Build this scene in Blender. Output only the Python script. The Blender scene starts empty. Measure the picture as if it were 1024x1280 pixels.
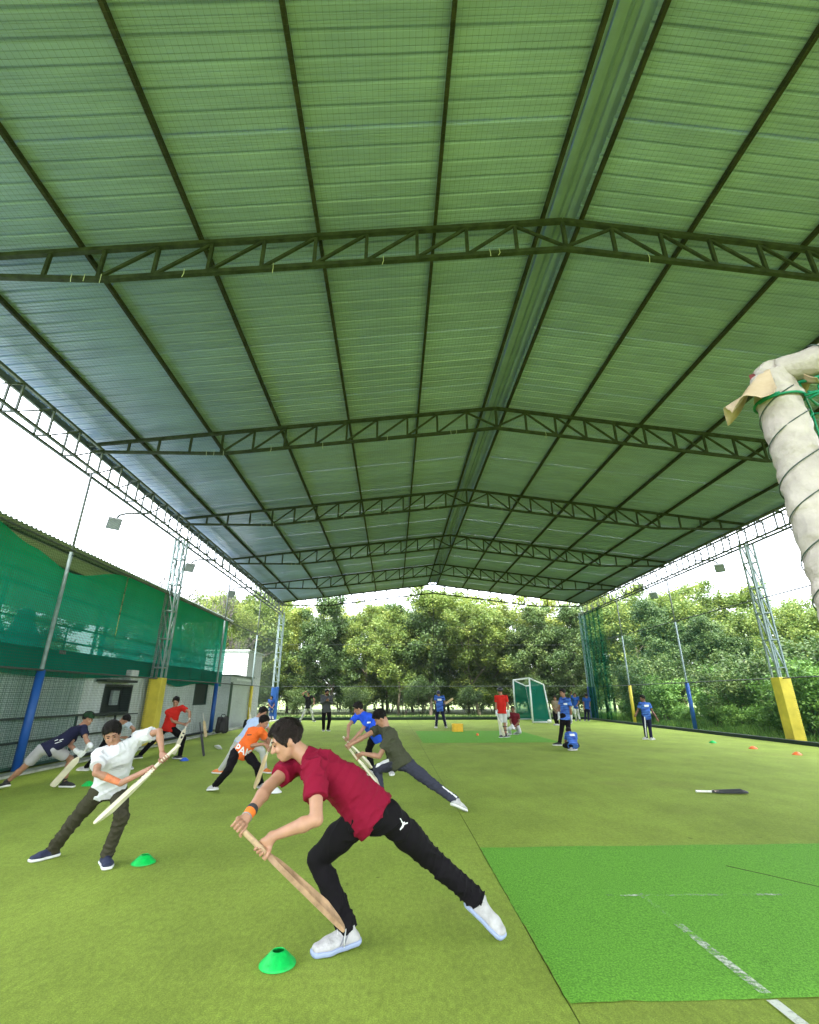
import bpy, bmesh, math, random
import numpy as np
from mathutils import Vector, Matrix
from mathutils.bvhtree import BVHTree

SC = bpy.context.scene
COL = SC.collection
rad = math.radians

# ---------------------------------------------------------------- camera
cam_d = bpy.data.cameras.new('camera')
cam = bpy.data.objects.new('camera', cam_d); COL.objects.link(cam)
cam_d.sensor_fit = 'HORIZONTAL'; cam_d.sensor_width = 36.0
cam_d.lens = 36.0 * 604.3 / 1024.0
cam_d.clip_start = 0.05; cam_d.clip_end = 3000
_p, _a, _r = rad(20.853), rad(1.866), rad(-0.107)
_F = Vector((math.sin(_a)*math.cos(_p), math.cos(_a)*math.cos(_p), math.sin(_p)))
_R = Vector((math.cos(_a), -math.sin(_a), 0)); _U = _R.cross(_F)
_R, _U = math.cos(_r)*_R + math.sin(_r)*_U, -math.sin(_r)*_R + math.cos(_r)*_U
_m = Matrix((_R, _U, -_F)).transposed().to_4x4(); _m.translation = (0, 0, 1.45)
cam.matrix_world = _m
SC.camera = cam

# ---------------------------------------------------------------- world, sun, exposure
SUN_EL, SUN_AZ = rad(57), rad(192)
W = bpy.data.worlds.new('World'); SC.world = W; W.use_nodes = True
nt = W.node_tree; nt.nodes.clear()
def wn(t, **k):
    n = nt.nodes.new(t)
    for a, v in k.items(): setattr(n, a, v)
    return n
o_ = wn('ShaderNodeOutputWorld'); bg = wn('ShaderNodeBackground')
sky = wn('ShaderNodeTexSky', sky_type='NISHITA', sun_disc=False, sun_elevation=SUN_EL, sun_rotation=SUN_AZ)
tc = wn('ShaderNodeTexCoord'); sep = wn('ShaderNodeSeparateXYZ')
nt.links.new(tc.outputs['Generated'], sep.inputs[0])
mx = wn('ShaderNodeMath', operation='MAXIMUM'); mx.inputs[1].default_value = 0.0
nt.links.new(sep.outputs['Z'], mx.inputs[0])
gr = wn('ShaderNodeMath', operation='MULTIPLY_ADD'); gr.inputs[1].default_value = 2.0*4.6; gr.inputs[2].default_value = 4.9   # overcast dome: brighter overhead
nt.links.new(mx.outputs[0], gr.inputs[0])
cn = wn('ShaderNodeTexNoise'); cn.inputs['Scale'].default_value = 2.2; cn.inputs['Detail'].default_value = 6; cn.inputs['Roughness'].default_value = .55
mp = wn('ShaderNodeMapping'); mp.inputs['Scale'].default_value = (1, 1, 2.6)
nt.links.new(tc.outputs['Generated'], mp.inputs[0]); nt.links.new(mp.outputs[0], cn.inputs['Vector'])
cr = wn('ShaderNodeMapRange'); cr.inputs['From Min'].default_value = .3; cr.inputs['From Max'].default_value = .7
cr.inputs['To Min'].default_value = .80; cr.inputs['To Max'].default_value = 1.12
nt.links.new(cn.outputs['Fac'], cr.inputs['Value'])
ml = wn('ShaderNodeMath', operation='MULTIPLY'); nt.links.new(gr.outputs[0], ml.inputs[0]); nt.links.new(cr.outputs[0], ml.inputs[1])
ct = wn('ShaderNodeVectorMath', operation='SCALE'); ct.inputs[0].default_value = (.955, .985, 1.06)
nt.links.new(ml.outputs[0], ct.inputs['Scale'])
mixw = wn('ShaderNodeMix', data_type='RGBA'); mixw.inputs['Factor'].default_value = .82
nt.links.new(sky.outputs[0], mixw.inputs['A']); nt.links.new(ct.outputs[0], mixw.inputs['B'])
nt.links.new(mixw.outputs['Result'], bg.inputs['Color']); bg.inputs['Strength'].default_value = .10
nt.links.new(bg.outputs[0], o_.inputs['Surface'])

sd = bpy.data.lights.new('sun', 'SUN'); sd.energy = 2.2; sd.angle = rad(12); sd.color = (1, .96, .9)
sun = bpy.data.objects.new('sun', sd); COL.objects.link(sun)
_sv = Vector((math.sin(SUN_AZ)*math.cos(SUN_EL), math.cos(SUN_AZ)*math.cos(SUN_EL), math.sin(SUN_EL)))
sun.rotation_euler = _sv.to_track_quat('Z', 'Y').to_euler()
VS = SC.view_settings
SC.display_settings.display_device = 'sRGB'
VS.view_transform = 'Standard'; VS.look = 'None'; VS.gamma = 1; VS.use_curve_mapping = False
VS.exposure = 3.32
SC.render.engine = 'CYCLES'
SC.cycles.use_denoising = True
SC.cycles.max_bounces = 8; SC.cycles.diffuse_bounces = 4; SC.cycles.glossy_bounces = 3
SC.cycles.transparent_max_bounces = 24; SC.cycles.transmission_bounces = 4
SC.cycles.sample_clamp_indirect = 8
SC.cycles.caustics_reflective = False; SC.cycles.caustics_refractive = False

# ---------------------------------------------------------------- materials
def new_mat(name):
    m = bpy.data.materials.new(name); m.use_nodes = True
    n = m.node_tree.nodes; n.clear()
    out = n.new('ShaderNodeOutputMaterial'); b = n.new('ShaderNodeBsdfPrincipled')
    m.node_tree.links.new(b.outputs[0], out.inputs[0])
    return m, n, m.node_tree.links, b, out
def c4(c): return (c[0], c[1], c[2], 1)
MATS = {}
def M(name, col, rough=.6, var=.15, scale=6., bump=0., bscale=60., metal=0., spec=.5, col2=None, detail=5, stretch=(1,1,1), rnd=0., sheen=0., coat=0.):
    if name in MATS: return MATS[name]
    m, n, l, b, out = new_mat(name)
    t = n.new('ShaderNodeTexCoord'); mpn = n.new('ShaderNodeMapping'); mpn.inputs['Scale'].default_value = stretch
    l.new(t.outputs['Object'], mpn.inputs[0])
    nz = n.new('ShaderNodeTexNoise'); nz.inputs['Scale'].default_value = scale; nz.inputs['Detail'].default_value = detail
    nz.inputs['Roughness'].default_value = .6
    l.new(mpn.outputs[0], nz.inputs['Vector'])
    rp = n.new('ShaderNodeValToRGB'); e = rp.color_ramp.elements
    e[0].position = .32; e[1].position = .68
    lo = [c*(1-var) for c in col]; hi = [min(1, c*(1+var)) for c in (col2 or col)]
    e[0].color = c4(lo); e[1].color = c4(hi)
    l.new(nz.outputs['Fac'], rp.inputs[0])
    csock = rp.outputs[0]
    if rnd:
        oi = n.new('ShaderNodeObjectInfo'); mr = n.new('ShaderNodeMapRange')
        mr.inputs['To Min'].default_value = 1-rnd; mr.inputs['To Max'].default_value = 1+rnd
        l.new(oi.outputs['Random'], mr.inputs['Value'])
        vm = n.new('ShaderNodeVectorMath'); vm.operation = 'SCALE'
        l.new(csock, vm.inputs[0]); l.new(mr.outputs[0], vm.inputs['Scale']); csock = vm.outputs[0]
    l.new(csock, b.inputs['Base Color'])
    b.inputs['Roughness'].default_value = rough; b.inputs['Metallic'].default_value = metal
    b.inputs['Specular IOR Level'].default_value = spec
    if sheen: b.inputs['Sheen Weight'].default_value = sheen
    if coat: b.inputs['Coat Weight'].default_value = coat; b.inputs['Coat Roughness'].default_value = .15
    if bump:
        bn = n.new('ShaderNodeTexNoise'); bn.inputs['Scale'].default_value = bscale; bn.inputs['Detail'].default_value = 4
        l.new(mpn.outputs[0], bn.inputs['Vector'])
        bp = n.new('ShaderNodeBump'); bp.inputs['Strength'].default_value = bump; bp.inputs['Distance'].default_value = .02
        l.new(bn.outputs['Fac'], bp.inputs['Height']); l.new(bp.outputs[0], b.inputs['Normal'])
    MATS[name] = m
    return m

# ---------------------------------------------------------------- object helpers
def mesh_obj(name, V, F, mat, parent=None, smooth=False, loc=None):
    me = bpy.data.meshes.new(name)
    V = np.asarray(V, dtype=np.float32).reshape(-1, 3)
    if isinstance(F, np.ndarray):
        k = F.shape[1]; nf = len(F)
        me.vertices.add(len(V)); me.vertices.foreach_set('co', V.ravel())
        me.loops.add(nf*k); me.loops.foreach_set('vertex_index', F.astype(np.int32).ravel())
        me.polygons.add(nf); me.polygons.foreach_set('loop_start', np.arange(0, nf*k, k, dtype=np.int32))
        me.update(calc_edges=True)
    else:
        me.from_pydata([tuple(map(float, v)) for v in V], [], F); me.update()
    if smooth: me.polygons.foreach_set('use_smooth', np.ones(len(me.polygons), dtype=bool))
    if mat: me.materials.append(mat)
    o = bpy.data.objects.new(name, me); COL.objects.link(o)
    if parent: o.parent = parent
    if loc is not None: o.location = loc
    return o
def tag(o, label=None, cat=None, group=None, kind=None):
    if label: o['label'] = label
    if cat: o['category'] = cat
    if group: o['group'] = group
    if kind: o['kind'] = kind
    return o
def empty(name, loc=(0,0,0), rz=0, label=None, cat=None, group=None, parent=None):
    o = bpy.data.objects.new(name, None); COL.objects.link(o); o.location = loc; o.rotation_euler = (0, 0, rz)
    o.empty_display_size = .2
    if parent: o.parent = parent
    return tag(o, label, cat, group)
def copy_tree(o, parent=None):
    c = o.copy(); COL.objects.link(c); c.parent = parent
    for ch in list(o.children): copy_tree(ch, c)
    return c
class MB:
    def __init__(s): s.V = []; s.F = []
    def add(s, V, F):
        k = len(s.V); s.V.extend([tuple(v) for v in V]); s.F.extend([[i+k for i in f] for f in F])
    def box(s, lo, hi):
        x0,y0,z0 = lo; x1,y1,z1 = hi
        s.add([(x0,y0,z0),(x1,y0,z0),(x1,y1,z0),(x0,y1,z0),(x0,y0,z1),(x1,y0,z1),(x1,y1,z1),(x0,y1,z1)],
              [[0,3,2,1],[4,5,6,7],[0,1,5,4],[1,2,6,5],[2,3,7,6],[3,0,4,7]]); return s
    def bar(s, a, b, w, h=None, up=(0,0,1)):
        a = Vector(a); b = Vector(b); d = (b-a).normalized(); u = Vector(up)
        if abs(d.dot(u)) > .98: u = Vector((0,1,0))
        r = d.cross(u).normalized()*(w/2); u = r.cross(d).normalized()*((h or w)/2)
        s.add([a-r-u,a+r-u,a+r+u,a-r+u,b-r-u,b+r-u,b+r+u,b-r+u],
              [[0,1,2,3],[7,6,5,4],[0,4,5,1],[1,5,6,2],[2,6,7,3],[3,7,4,0]]); return s
    def tube(s, pts, rs, n=8, cap=True):
        pts = [Vector(p) for p in pts]
        if not hasattr(rs, '__len__'): rs = [rs]*len(pts)
        k = len(s.V); prev = None
        for i, p in enumerate(pts):
            d = (pts[min(i+1,len(pts)-1)]-pts[max(i-1,0)]).normalized()
            if prev is None:
                u = Vector((0,0,1)) if abs(d.z) < .9 else Vector((1,0,0))
                u = (u-d*u.dot(d)).normalized()
            else: u = (prev-d*prev.dot(d)).normalized()
            prev = u; v = d.cross(u)
            for j in range(n):
                t = 2*math.pi*j/n; s.V.append(tuple(p+rs[i]*(math.cos(t)*u+math.sin(t)*v)))
        for i in range(len(pts)-1):
            for j in range(n):
                a = k+i*n+j; b = k+i*n+(j+1)%n; s.F.append([a,b,b+n,a+n])
        if cap:
            s.F.append([k+j for j in range(n)][::-1]); e = k+(len(pts)-1)*n; s.F.append([e+j for j in range(n)])
        return s
    def lathe(s, prof, c=(0,0,0), n=24):
        k = len(s.V)
        for r, z in prof:
            for j in range(n):
                t = 2*math.pi*j/n; s.V.append((c[0]+r*math.cos(t), c[1]+r*math.sin(t), c[2]+z))
        for i in range(len(prof)-1):
            for j in range(n):
                a = k+i*n+j; b = k+i*n+(j+1)%n; s.F.append([a,b,b+n,a+n])
        return s
    def build(s, name, mat, parent=None, smooth=False, loc=None, off=None):
        V = np.array(s.V, dtype=np.float64)
        if off is not None: V = V-np.array(off)
        return mesh_obj(name, V, s.F, mat, parent, smooth, loc)
def bevel(o, w=.006, seg=2):
    md = o.modifiers.new('bevel', 'BEVEL'); md.width = w; md.segments = seg; md.limit_method = 'ANGLE'; return o
RNG = np.random.default_rng(7); random.seed(7)
# ================================================================ dimensions of the shed
XL, XR = -7.68, 13.22; XM = (XL+XR)/2
Y0, BAY = 5.786, 5.677
TY = lambda n: Y0+(n-1)*BAY                       # truss n stands at TY(n)
YB, YF = -10.0, TY(6)+.25                            # roof from behind the viewer to the open far end
ztop = lambda x: 8.93-.1235*abs(x-XM)               # top chord
def zbot(x):
    d = abs(x-XM); return 8.30-.1225*d if d < 7.27 else 8.30-.1225*7.27

# ---------------------------------------------------------------- ground
def turf_mat():
    m, n, l, b, out = new_mat('artificial_turf')
    t = n.new('ShaderNodeTexCoord')
    def noise(sc, det=5, ro=.6, st=(1,1,1)):
        mpn = n.new('ShaderNodeMapping'); mpn.inputs['Scale'].default_value = st
        l.new(t.outputs['Object'], mpn.inputs[0])
        q = n.new('ShaderNodeTexNoise'); q.inputs['Scale'].default_value = sc; q.inputs['Detail'].default_value = det; q.inputs['Roughness'].default_value = ro
        l.new(mpn.outputs[0], q.inputs['Vector']); return q.outputs['Fac']
    def ramp(f, a, b_, p0=.35, p1=.65):
        r = n.new('ShaderNodeValToRGB'); r.color_ramp.elements[0].position = p0; r.color_ramp.elements[1].position = p1
        r.color_ramp.elements[0].color = c4(a); r.color_ramp.elements[1].color = c4(b_); l.new(f, r.inputs[0]); return r.outputs[0]
    def mix(kind, f, a, b_):
        q = n.new('ShaderNodeMix'); q.data_type = 'RGBA'; q.blend_type = kind; q.inputs['Factor'].default_value = f if not hasattr(f, 'links') else 0
        if hasattr(f, 'links'): l.new(f, q.inputs['Factor'])
        for s_, v in ((q.inputs['A'], a), (q.inputs['B'], b_)):
            if hasattr(v, 'links'): l.new(v, s_)
            else: s_.default_value = c4(v)
        return q.outputs['Result']
    base = ramp(noise(.55, 6), (.240,.325,.042), (.295,.395,.055))
    worn = ramp(noise(.33, 8, .7), (0,0,0), (.8,.8,.8), .56, .80)
    c1 = mix('MIX', worn, base, (.265,.285,.062))
    dust = ramp(noise(1.7, 10, .75, (1, .45, 1)), (.80,.80,.80), (1.08,1.08,1.08), .34, .62)
    c2 = mix('MULTIPLY', .8, c1, dust)
    grain = ramp(noise(120, 4, .8), (.42,.42,.42), (1.5,1.5,1.5), .3, .7)
    c3 = mix('MULTIPLY', .85, c2, grain)
    tuft = ramp(noise(34, 4, .7, (1,.5,1)), (.72,.72,.72), (1.2,1.2,1.2), .3, .7)
    c4_ = mix('MULTIPLY', .8, c3, tuft)
    spots = ramp(noise(6.3, 2, .5), (1,1,1), (.42,.40,.36), .745, .775)
    c5 = mix('MULTIPLY', .75, c4_, spots)
    l.new(c5, b.inputs['Base Color']); b.inputs['Roughness'].default_value = .85; b.inputs['Specular IOR Level'].default_value = .25
    bp = n.new('ShaderNodeBump'); bp.inputs['Strength'].default_value = .6; bp.inputs['Distance'].default_value = .012
    ad = n.new('ShaderNodeMath'); ad.operation = 'ADD'; l.new(noise(220, 3), ad.inputs[0]); l.new(noise(14, 4), ad.inputs[1])
    l.new(ad.outputs[0], bp.inputs['Height']); l.new(bp.outputs[0], b.inputs['Normal'])
    return m
mat_turf = turf_mat()
mat_mat = M('pitch_mat_green', (.105,.315,.022), .85, .28, 95, .75, 200, spec=.25, col2=(.165,.43,.042), detail=6)
mat_grass = M('verge_grass', (.075,.12,.025), .9, .4, 1.5, .5, 40, col2=(.13,.17,.04))
g = MB().box((-400,-200,-.6), (500,900,-.03)).build('ground', mat_grass); tag(g, kind='structure')
tb = MB(); tb.box((-7.95,-12,-.2), (.896,34.6,0)); turf = tb.build('turf_floor', mat_turf); tag(turf, kind='structure')
tb = MB(); tb.box((.904,-12,-.2), (13.5,34.6,0)); turf2 = tb.build('turf_floor', mat_turf); tag(turf2, kind='structure')
tb = MB(); tb.box((.895,-10,-.2), (.905,34.6,-.006)); o = tb.build('seam', M('seam_dark', (.05,.055,.02), .9), turf2)
# near pitch mat with slightly raised, uneven edge
def mat_sheet(name, x0, x1, y0, y1, z, seed, label):
    r = np.random.default_rng(seed); nx, ny = 46, 40
    V = []; F = []
    for j in range(ny+1):
        for i in range(nx+1):
            x = x0+(x1-x0)*i/nx; y = y0+(y1-y0)*j/ny
            e = min(i, nx-i, j, ny-j)
            V.append((x+(r.normal(0,.004) if e == 0 else 0), y+(r.normal(0,.004) if e == 0 else 0), z+(.012 if e else .002)+.002*math.sin(x*5+y*3)))
    for j in range(ny):
        for i in range(nx):
            a = j*(nx+1)+i; F.append([a,a+1,a+nx+2,a+nx+1])
    o = mesh_obj(name, V, F, mat_mat, smooth=True)
    return tag(o, label, 'mat')
mat_sheet('pitch_mat', .90, 4.55, 3.13, 5.81, .002, 3, 'bright green batting mat with a white crease line beside the lunging man')
mat_sheet('pitch_mat', 1.0, 5.6, 17.6, 23.4, .002, 4, 'bright green batting mat under the yellow crate and the padded batters')
# worn white paint lines
def paint(name, pts, z, gone):
    m, n, l, b, out = new_mat(name+'_paint')
    t = n.new('ShaderNodeTexCoord'); q = n.new('ShaderNodeTexNoise'); q.inputs['Scale'].default_value = 34; q.inputs['Detail'].default_value = 6; q.inputs['Roughness'].default_value = .75
    l.new(t.outputs['Object'], q.inputs['Vector'])
    q2 = n.new('ShaderNodeTexNoise'); q2.inputs['Scale'].default_value = 3.1; q2.inputs['Detail'].default_value = 3
    l.new(t.outputs['Object'], q2.inputs['Vector'])
    ad = n.new('ShaderNodeMath'); ad.operation = 'ADD'; l.new(q.outputs['Fac'], ad.inputs[0]); l.new(q2.outputs['Fac'], ad.inputs[1])
    mr = n.new('ShaderNodeMapRange'); mr.inputs['From Min'].default_value = gone; mr.inputs['From Max'].default_value = gone+.30
    l.new(ad.outputs[0], mr.inputs['Value'])
    tr = n.new('ShaderNodeBsdfTransparent'); mxs = n.new('ShaderNodeMixShader')
    l.new(mr.outputs[0], mxs.inputs[0]); l.new(tr.outputs[0], mxs.inputs[1]); l.new(b.outputs[0], mxs.inputs[2]); l.new(mxs.outputs[0], out.inputs[0])
    b.inputs['Base Color'].default_value = (.62,.64,.56,1); b.inputs['Roughness'].default_value = .9
    o = mesh_obj('crease_line', [(x,y,z) for x,y in pts], [[0,1,2,3]], m); return tag(o, kind='structure')
paint('crease_far', [(1.90,3.14),(1.96,3.14),(1.955,3.95),(1.895,3.95)], .021, .90)
paint('crease_fade', [(1.895,3.96),(1.955,3.96),(1.945,4.5),(1.90,4.5)], .021, 1.08)
paint('crease_near', [(1.915,2.2),(1.985,2.2),(1.968,3.115),(1.908,3.115)], .006, .72)
paint('popping', [(1.6,4.44),(3.4,4.40),(3.4,4.435),(1.6,4.475)], .0212, 1.04)
# drag seam on the near mat, dark loose join
MB().tube([(3.02,5.12,.0135),(3.2,4.9,.013),(3.38,4.66,.0125),(3.6,4.4,.0135),(3.85,4.05,.013)], .0032, 5).build('mat_join', M('seam_dark', (.05,.055,.02), .9), bpy.data.objects['pitch_mat'])
# ---------------------------------------------------------------- kerbs
k_ = MB().box((-7.62,-10,.0), (-7.32,34.4,.045)).build('kerb', M('kerb_concrete', (.42,.43,.36), .9, .25, 5, .3)); tag(k_, kind='structure')
k_ = MB().box((12.78,-10,0), (12.98,34.3,.11)).build('kerb', M('kerb_dark', (.012,.03,.018), .8)); tag(k_, kind='structure')
k_ = MB().box((-7.3,34.05,0), (12.75,34.3,.16)).build('kerb', M('kerb_dark', (.012,.03,.018), .8)); tag(k_, kind='structure')

# ---------------------------------------------------------------- shed
mat_rust = M('painted_steel_rusty', (.018,.030,.018), .75, .35, 7, .35, 40, spec=.35, col2=(.034,.044,.030), detail=8)
mat_purl = M('purlin_rusty', (.015,.022,.014), .8, .45, 5, .35, 40, spec=.3, col2=(.030,.030,.018), detail=8)
mat_gird = M('girder_grey', (.07,.09,.085), .6, .3, 6, .1, 40, col2=(.10,.115,.105))
mat_colm = M('column_grey', (.22,.29,.29), .55, .2, 6, .1, 40)
def roof_mat():
    m = M('roof_sheet', (.250,.335,.60), .28, .12, 1.3, .10, 18, spec=.6, col2=(.280,.370,.60), detail=9, stretch=(.45,1.6,1), rnd=.07)
    return m
mat_roof = roof_mat()
shed = empty('open_sports_shed', (XM, 0, 0), 0, 'open sided steel shed with green sheet roof over the turf floor', 'shed')
SO = np.array([XM, 0, 0])
def spart(mb, name, mat, parent=shed, smooth=False):
    return mb.build(name, mat, parent, smooth, off=SO)
# roof sheets: trapezoid ribs across the slope, one object per sheet, shared mesh per side
RIB = .2555; NR = 4; SW = RIB*NR
def sheet_mesh(side):
    x0, x1 = .26, 10.95
    zz = lambda d: 8.93-.1235*d+.135
    prof = []
    for k in range(NR):
        y = k*RIB
        prof += [(y,0),(y+.062,0),(y+.066,.008),(y+.074,.008),(y+.078,0),(y+.132,0),(y+.136,.008),(y+.144,.008),(y+.148,0),(y+.198,0),(y+.212,.032),(y+.238,.032)]
    prof += [(SW+.002,0)]
    V = []; F = []; nx = 6; n = len(prof)
    for layer in (0, .0016):
        for i in range(nx+1):
            d = x0+(x1-x0)*i/nx
            for y, h in prof: V.append((side*d, y, zz(d)+h+layer))
    L = (nx+1)*n
    for i in range(nx):
        for j in range(n-1):
            a = i*n+j
            F.append([a,a+1,a+n+1,a+n]); F.append([L+a,L+a+n,L+a+n+1,L+a+1])
    return V, F
for side in (-1, 1):
    V, F = sheet_mesh(side); first = None; y = YB
    while y < YF-.05:
        if first is None: first = s_ = mesh_obj('roof_sheet', V, F, mat_roof, shed)
        else: s_ = first.copy(); COL.objects.link(s_); s_.parent = shed
        s_.location = (0, y, .003*(int(round((y-YB)/SW)) % 2)); y += SW
# ridge cap with a few long folds
cap = MB(); pr = [(-.42,-.045),(-.30,-.030),(-.285,.004),(-.20,.006),(-.19,-.022),(-.11,-.020),(-.10,.022),(-.03,.030),(0,.0),(.03,.030),(.10,.022),(.11,-.020),(.19,-.022),(.20,.006),(.285,.004),(.30,-.030),(.42,-.045)]
n_ = len(pr); V = []; F = []
for yy in (YB, YF):
    for x, z in pr: V.append((x, yy, 8.93+.135+.03+z))
for j in range(n_-1): F.append([j, j+1, n_+j+1, n_+j])
rc = mesh_obj('ridge_cap', V, F, M('ridge_metal', (.20,.27,.42), .4, .12, 2), shed); rc.modifiers.new('t', 'SOLIDIFY').thickness = .002
# purlins
for off in (.33, 2.15, 4.05, 5.9, 7.72, 9.57):
    for sg in (-1, 1):
        x = XM+sg*off; z = ztop(x)+.035
        b_ = MB(); b_.bar((x, YB, z+.045), (x, YF-.02, z+.045), .052, .09)
        spart(b_, 'purlin', mat_purl)
# trusses
def make_truss():
    t = empty('truss', (0, 0, 0), parent=shed)
    def br(a, b, w, name, h=None):
        m = MB().bar((a[0]-XM, 0, a[1]), (b[0]-XM, 0, b[1]), w, h, up=(0,1,0)); return m.build(name, mat_rust, t)
    for sg in (-1, 1):
        xe = XM+sg*10.84
        br((XM+sg*.004, ztop(XM)), (xe, ztop(xe)), .078, 'top_chord', .078); xe = XM+sg*10.62
        xk = XM+sg*7.27
        br((XM+sg*.004, zbot(XM)), (xk, zbot(xk)), .072, 'bottom_chord', .072)
        br((xk+sg*.002, zbot(xk)), (xe, zbot(xe)), .070, 'bottom_chord', .070)
        for k in range(1, 13):
            x = XM+sg*.817*k
            if k == 12: x = XM+sg*9.75
            br((x, zbot(x)+.04), (x, ztop(x)-.04), .052, 'web_post', .05)
            if k < 10:
                xp = XM+sg*.817*(k-1)
                if k == 1: br((xp, zbot(xp)+.05), (x, ztop(x)-.05), .045, 'web_diagonal', .04)
                else: br((xp+sg*.03, ztop(xp)-.05), (x-sg*.03, zbot(x)+.05), .045, 'web_diagonal', .04)
    br((XM, zbot(XM)+.04), (XM, ztop(XM)-.04), .06, 'web_post', .055)
    # wire ties holding the roof net
    for k in range(9):
        x = XM+random.uniform(-8.5, 8.5); z = zbot(x)
        m = MB().tube([(x-XM, -.052, z+.05), (x-XM+.01, -.06, z-.05), (x-XM+random.uniform(-.02,.02), -.05, z-random.uniform(.09,.16))], .0055, 5)
        m.build('wire_tie', M('wire_white', (.55,.56,.5), .6), t)
    return t
tr0 = make_truss(); tr0.location = (0, TY(1), 0)
for n in (-1, 0, 2, 3, 4, 5, 6):
    c = copy_tree(tr0, shed); c.location = (0, TY(n), 0)
# eave girders: four chords, rectangular frames and diagonals
for sg, xe in ((-1, XL), (1, XR)):
    gpart = empty('eave_girder', (0, 0, 0), parent=shed)
    xi, xo = xe-sg*(-.06), xe+sg*.24
    xi = xe-sg*.06; z0, z1 = 6.80, 7.455
    for x in (xi, xo):
        for z in (z0, z1):
            MB().bar((x-XM, YB, z), (x-XM, YF-.1, z), .058, .058).build('chord', mat_gird, gpart)
    fr = MB()
    fr.bar((xi-XM, 0, z0+.03), (xi-XM, 0, z1-.03), .04); fr.bar((xo-XM, 0, z0+.03), (xo-XM, 0, z1-.03), .04)
    fr.bar((xi-XM-sg*-.03, 0, z1), (xo-XM-sg*.03, 0, z1), .036); fr.bar((xi-XM+sg*.03, 0, z0), (xo-XM-sg*.03, 0, z0), .036)
    dg = MB(); dg.bar((xi-XM, .04, z0+.03), (xi-XM, .92, z1-.03), .034)
    f0 = d0 = None; k = 0
    y = TY(2)-.96*21
    while y < YF-.2:
        if f0 is None: f = f0 = fr.build('web_frame', mat_gird, gpart); d = d0 = dg.build('web_diagonal', mat_gird, gpart)
        else:
            f = f0.copy(); COL.objects.link(f); d = d0.copy(); COL.objects.link(d); f.parent = d.parent = gpart
        f.location = (0, y, 0); d.location = (0, y, 0); y += .96
    # eave flashing under the sheet edge
    MB().box((min(xo, xo+sg*.02)-XM+sg*.16, YB, 7.60), (max(xo, xo+sg*.02)-XM+sg*.16, YF, 7.72)).build('eave_trim', mat_gird, gpart)
mat_padb = M('pad_blue', (.012,.085,.33), .55, .15, 3, .15, 8, rnd=.0)
mat_pady = M('pad_yellow', (.62,.50,.055), .6, .14, 3, .15, 8)
mat_padn = M('pad_navy', (.010,.035,.13), .6, .15, 3, .15, 8)
def lattice_column(xe, sg, y, pad):
    c = empty('lattice_column', (xe-XM, y, 0), parent=shed)
    hw = .155
    for a in (-1, 1):
        for b in (-1, 1):
            MB().bar((a*hw, b*hw, 0), (a*hw, b*hw, 6.77), .055).build('leg', mat_colm, c)
    z = 2.35; k = 0
    fr = MB()
    for a in (-1, 1):
        fr.bar((a*hw, -hw+.03, 0), (a*hw, hw-.03, 0), .038); fr.bar((-hw+.03, a*hw, 0), (hw-.03, a*hw, 0), .038)
    dd = MB()
    for a in (-1, 1):
        dd.bar((a*hw, -hw+.02, .03), (a*hw, hw-.02, .90), .028); dd.bar((-hw+.02, a*hw, .90), (hw-.02, a*hw, .03), .028)
    f0 = fr.build('lacing_frame', mat_colm, c); d0 = dd.build('lacing_diagonal', mat_colm, c); f0.location.z = d0.location.z = 2.35
    for k in range(1, 5):
        f = f0.copy(); COL.objects.link(f); d = d0.copy(); COL.objects.link(d); f.parent = d.parent = c
        f.location.z = d.location.z = 2.35+.93*k
    p = MB().box((-.205,-.205,0), (.205,.205,2.03)).build('base_pad', pad, c); bevel(p, .02, 3)
    s1 = MB().box((-.21,-.21,1.3), (.21,.21,1.312)).build('pad_strap', pad, c)
def pole(xe, y, pad):
    c = empty('side_pole', (xe-XM, y, 0), parent=shed)
    MB().tube([(0,0,0),(0,0,4.70)], .042, 12).build('pole', mat_colm, c, True)
    MB().tube([(0,0,4.702),(0,0,6.78)], .030, 10).build('upper_pole', M('pole_dark', (.16,.18,.18), .5), c, True)
    MB().tube([(0,0,.0),(0,0,2.0)], .085, 14).build('base_pad', pad, c, True)
for xe, sg in ((XL-.08, -1), (XR+.08, 1)):
    lattice_column(xe, sg, TY(3), mat_pady); lattice_column(xe, sg, TY(6), mat_padn if sg > 0 else mat_padb)
    lattice_column(xe, sg, TY(0), mat_padb)
    pole(xe, TY(2), mat_padb); pole(xe, TY(4), mat_padb); pole(xe, TY(5), mat_pady); pole(xe, TY(1), mat_pady)
# far end middle stay
MB().tube([(0, TY(6)+.02, 0), (0, TY(6)+.02, zbot(XM)-.05)], .022, 8).build('end_stay', mat_rust, shed)
# horizontal net rails
mat_rail = M('net_rail', (.055,.07,.065), .6)
for x in (XL-.02, XR+.02):
    for z, r in ((4.72, .022), (2.0, .020)):
        MB().tube([(x-XM, YB, z), (x-XM, YF-.3, z)], r, 8).build('net_rail', mat_rail, shed)
for z, r in ((4.74, .010), (2.06, .016)):
    MB().tube([(XL+.3-XM, TY(6)+.1, z), (XR-.3-XM, TY(6)+.1, z)], r, 6).build('net_rail', mat_rail, shed)

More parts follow.
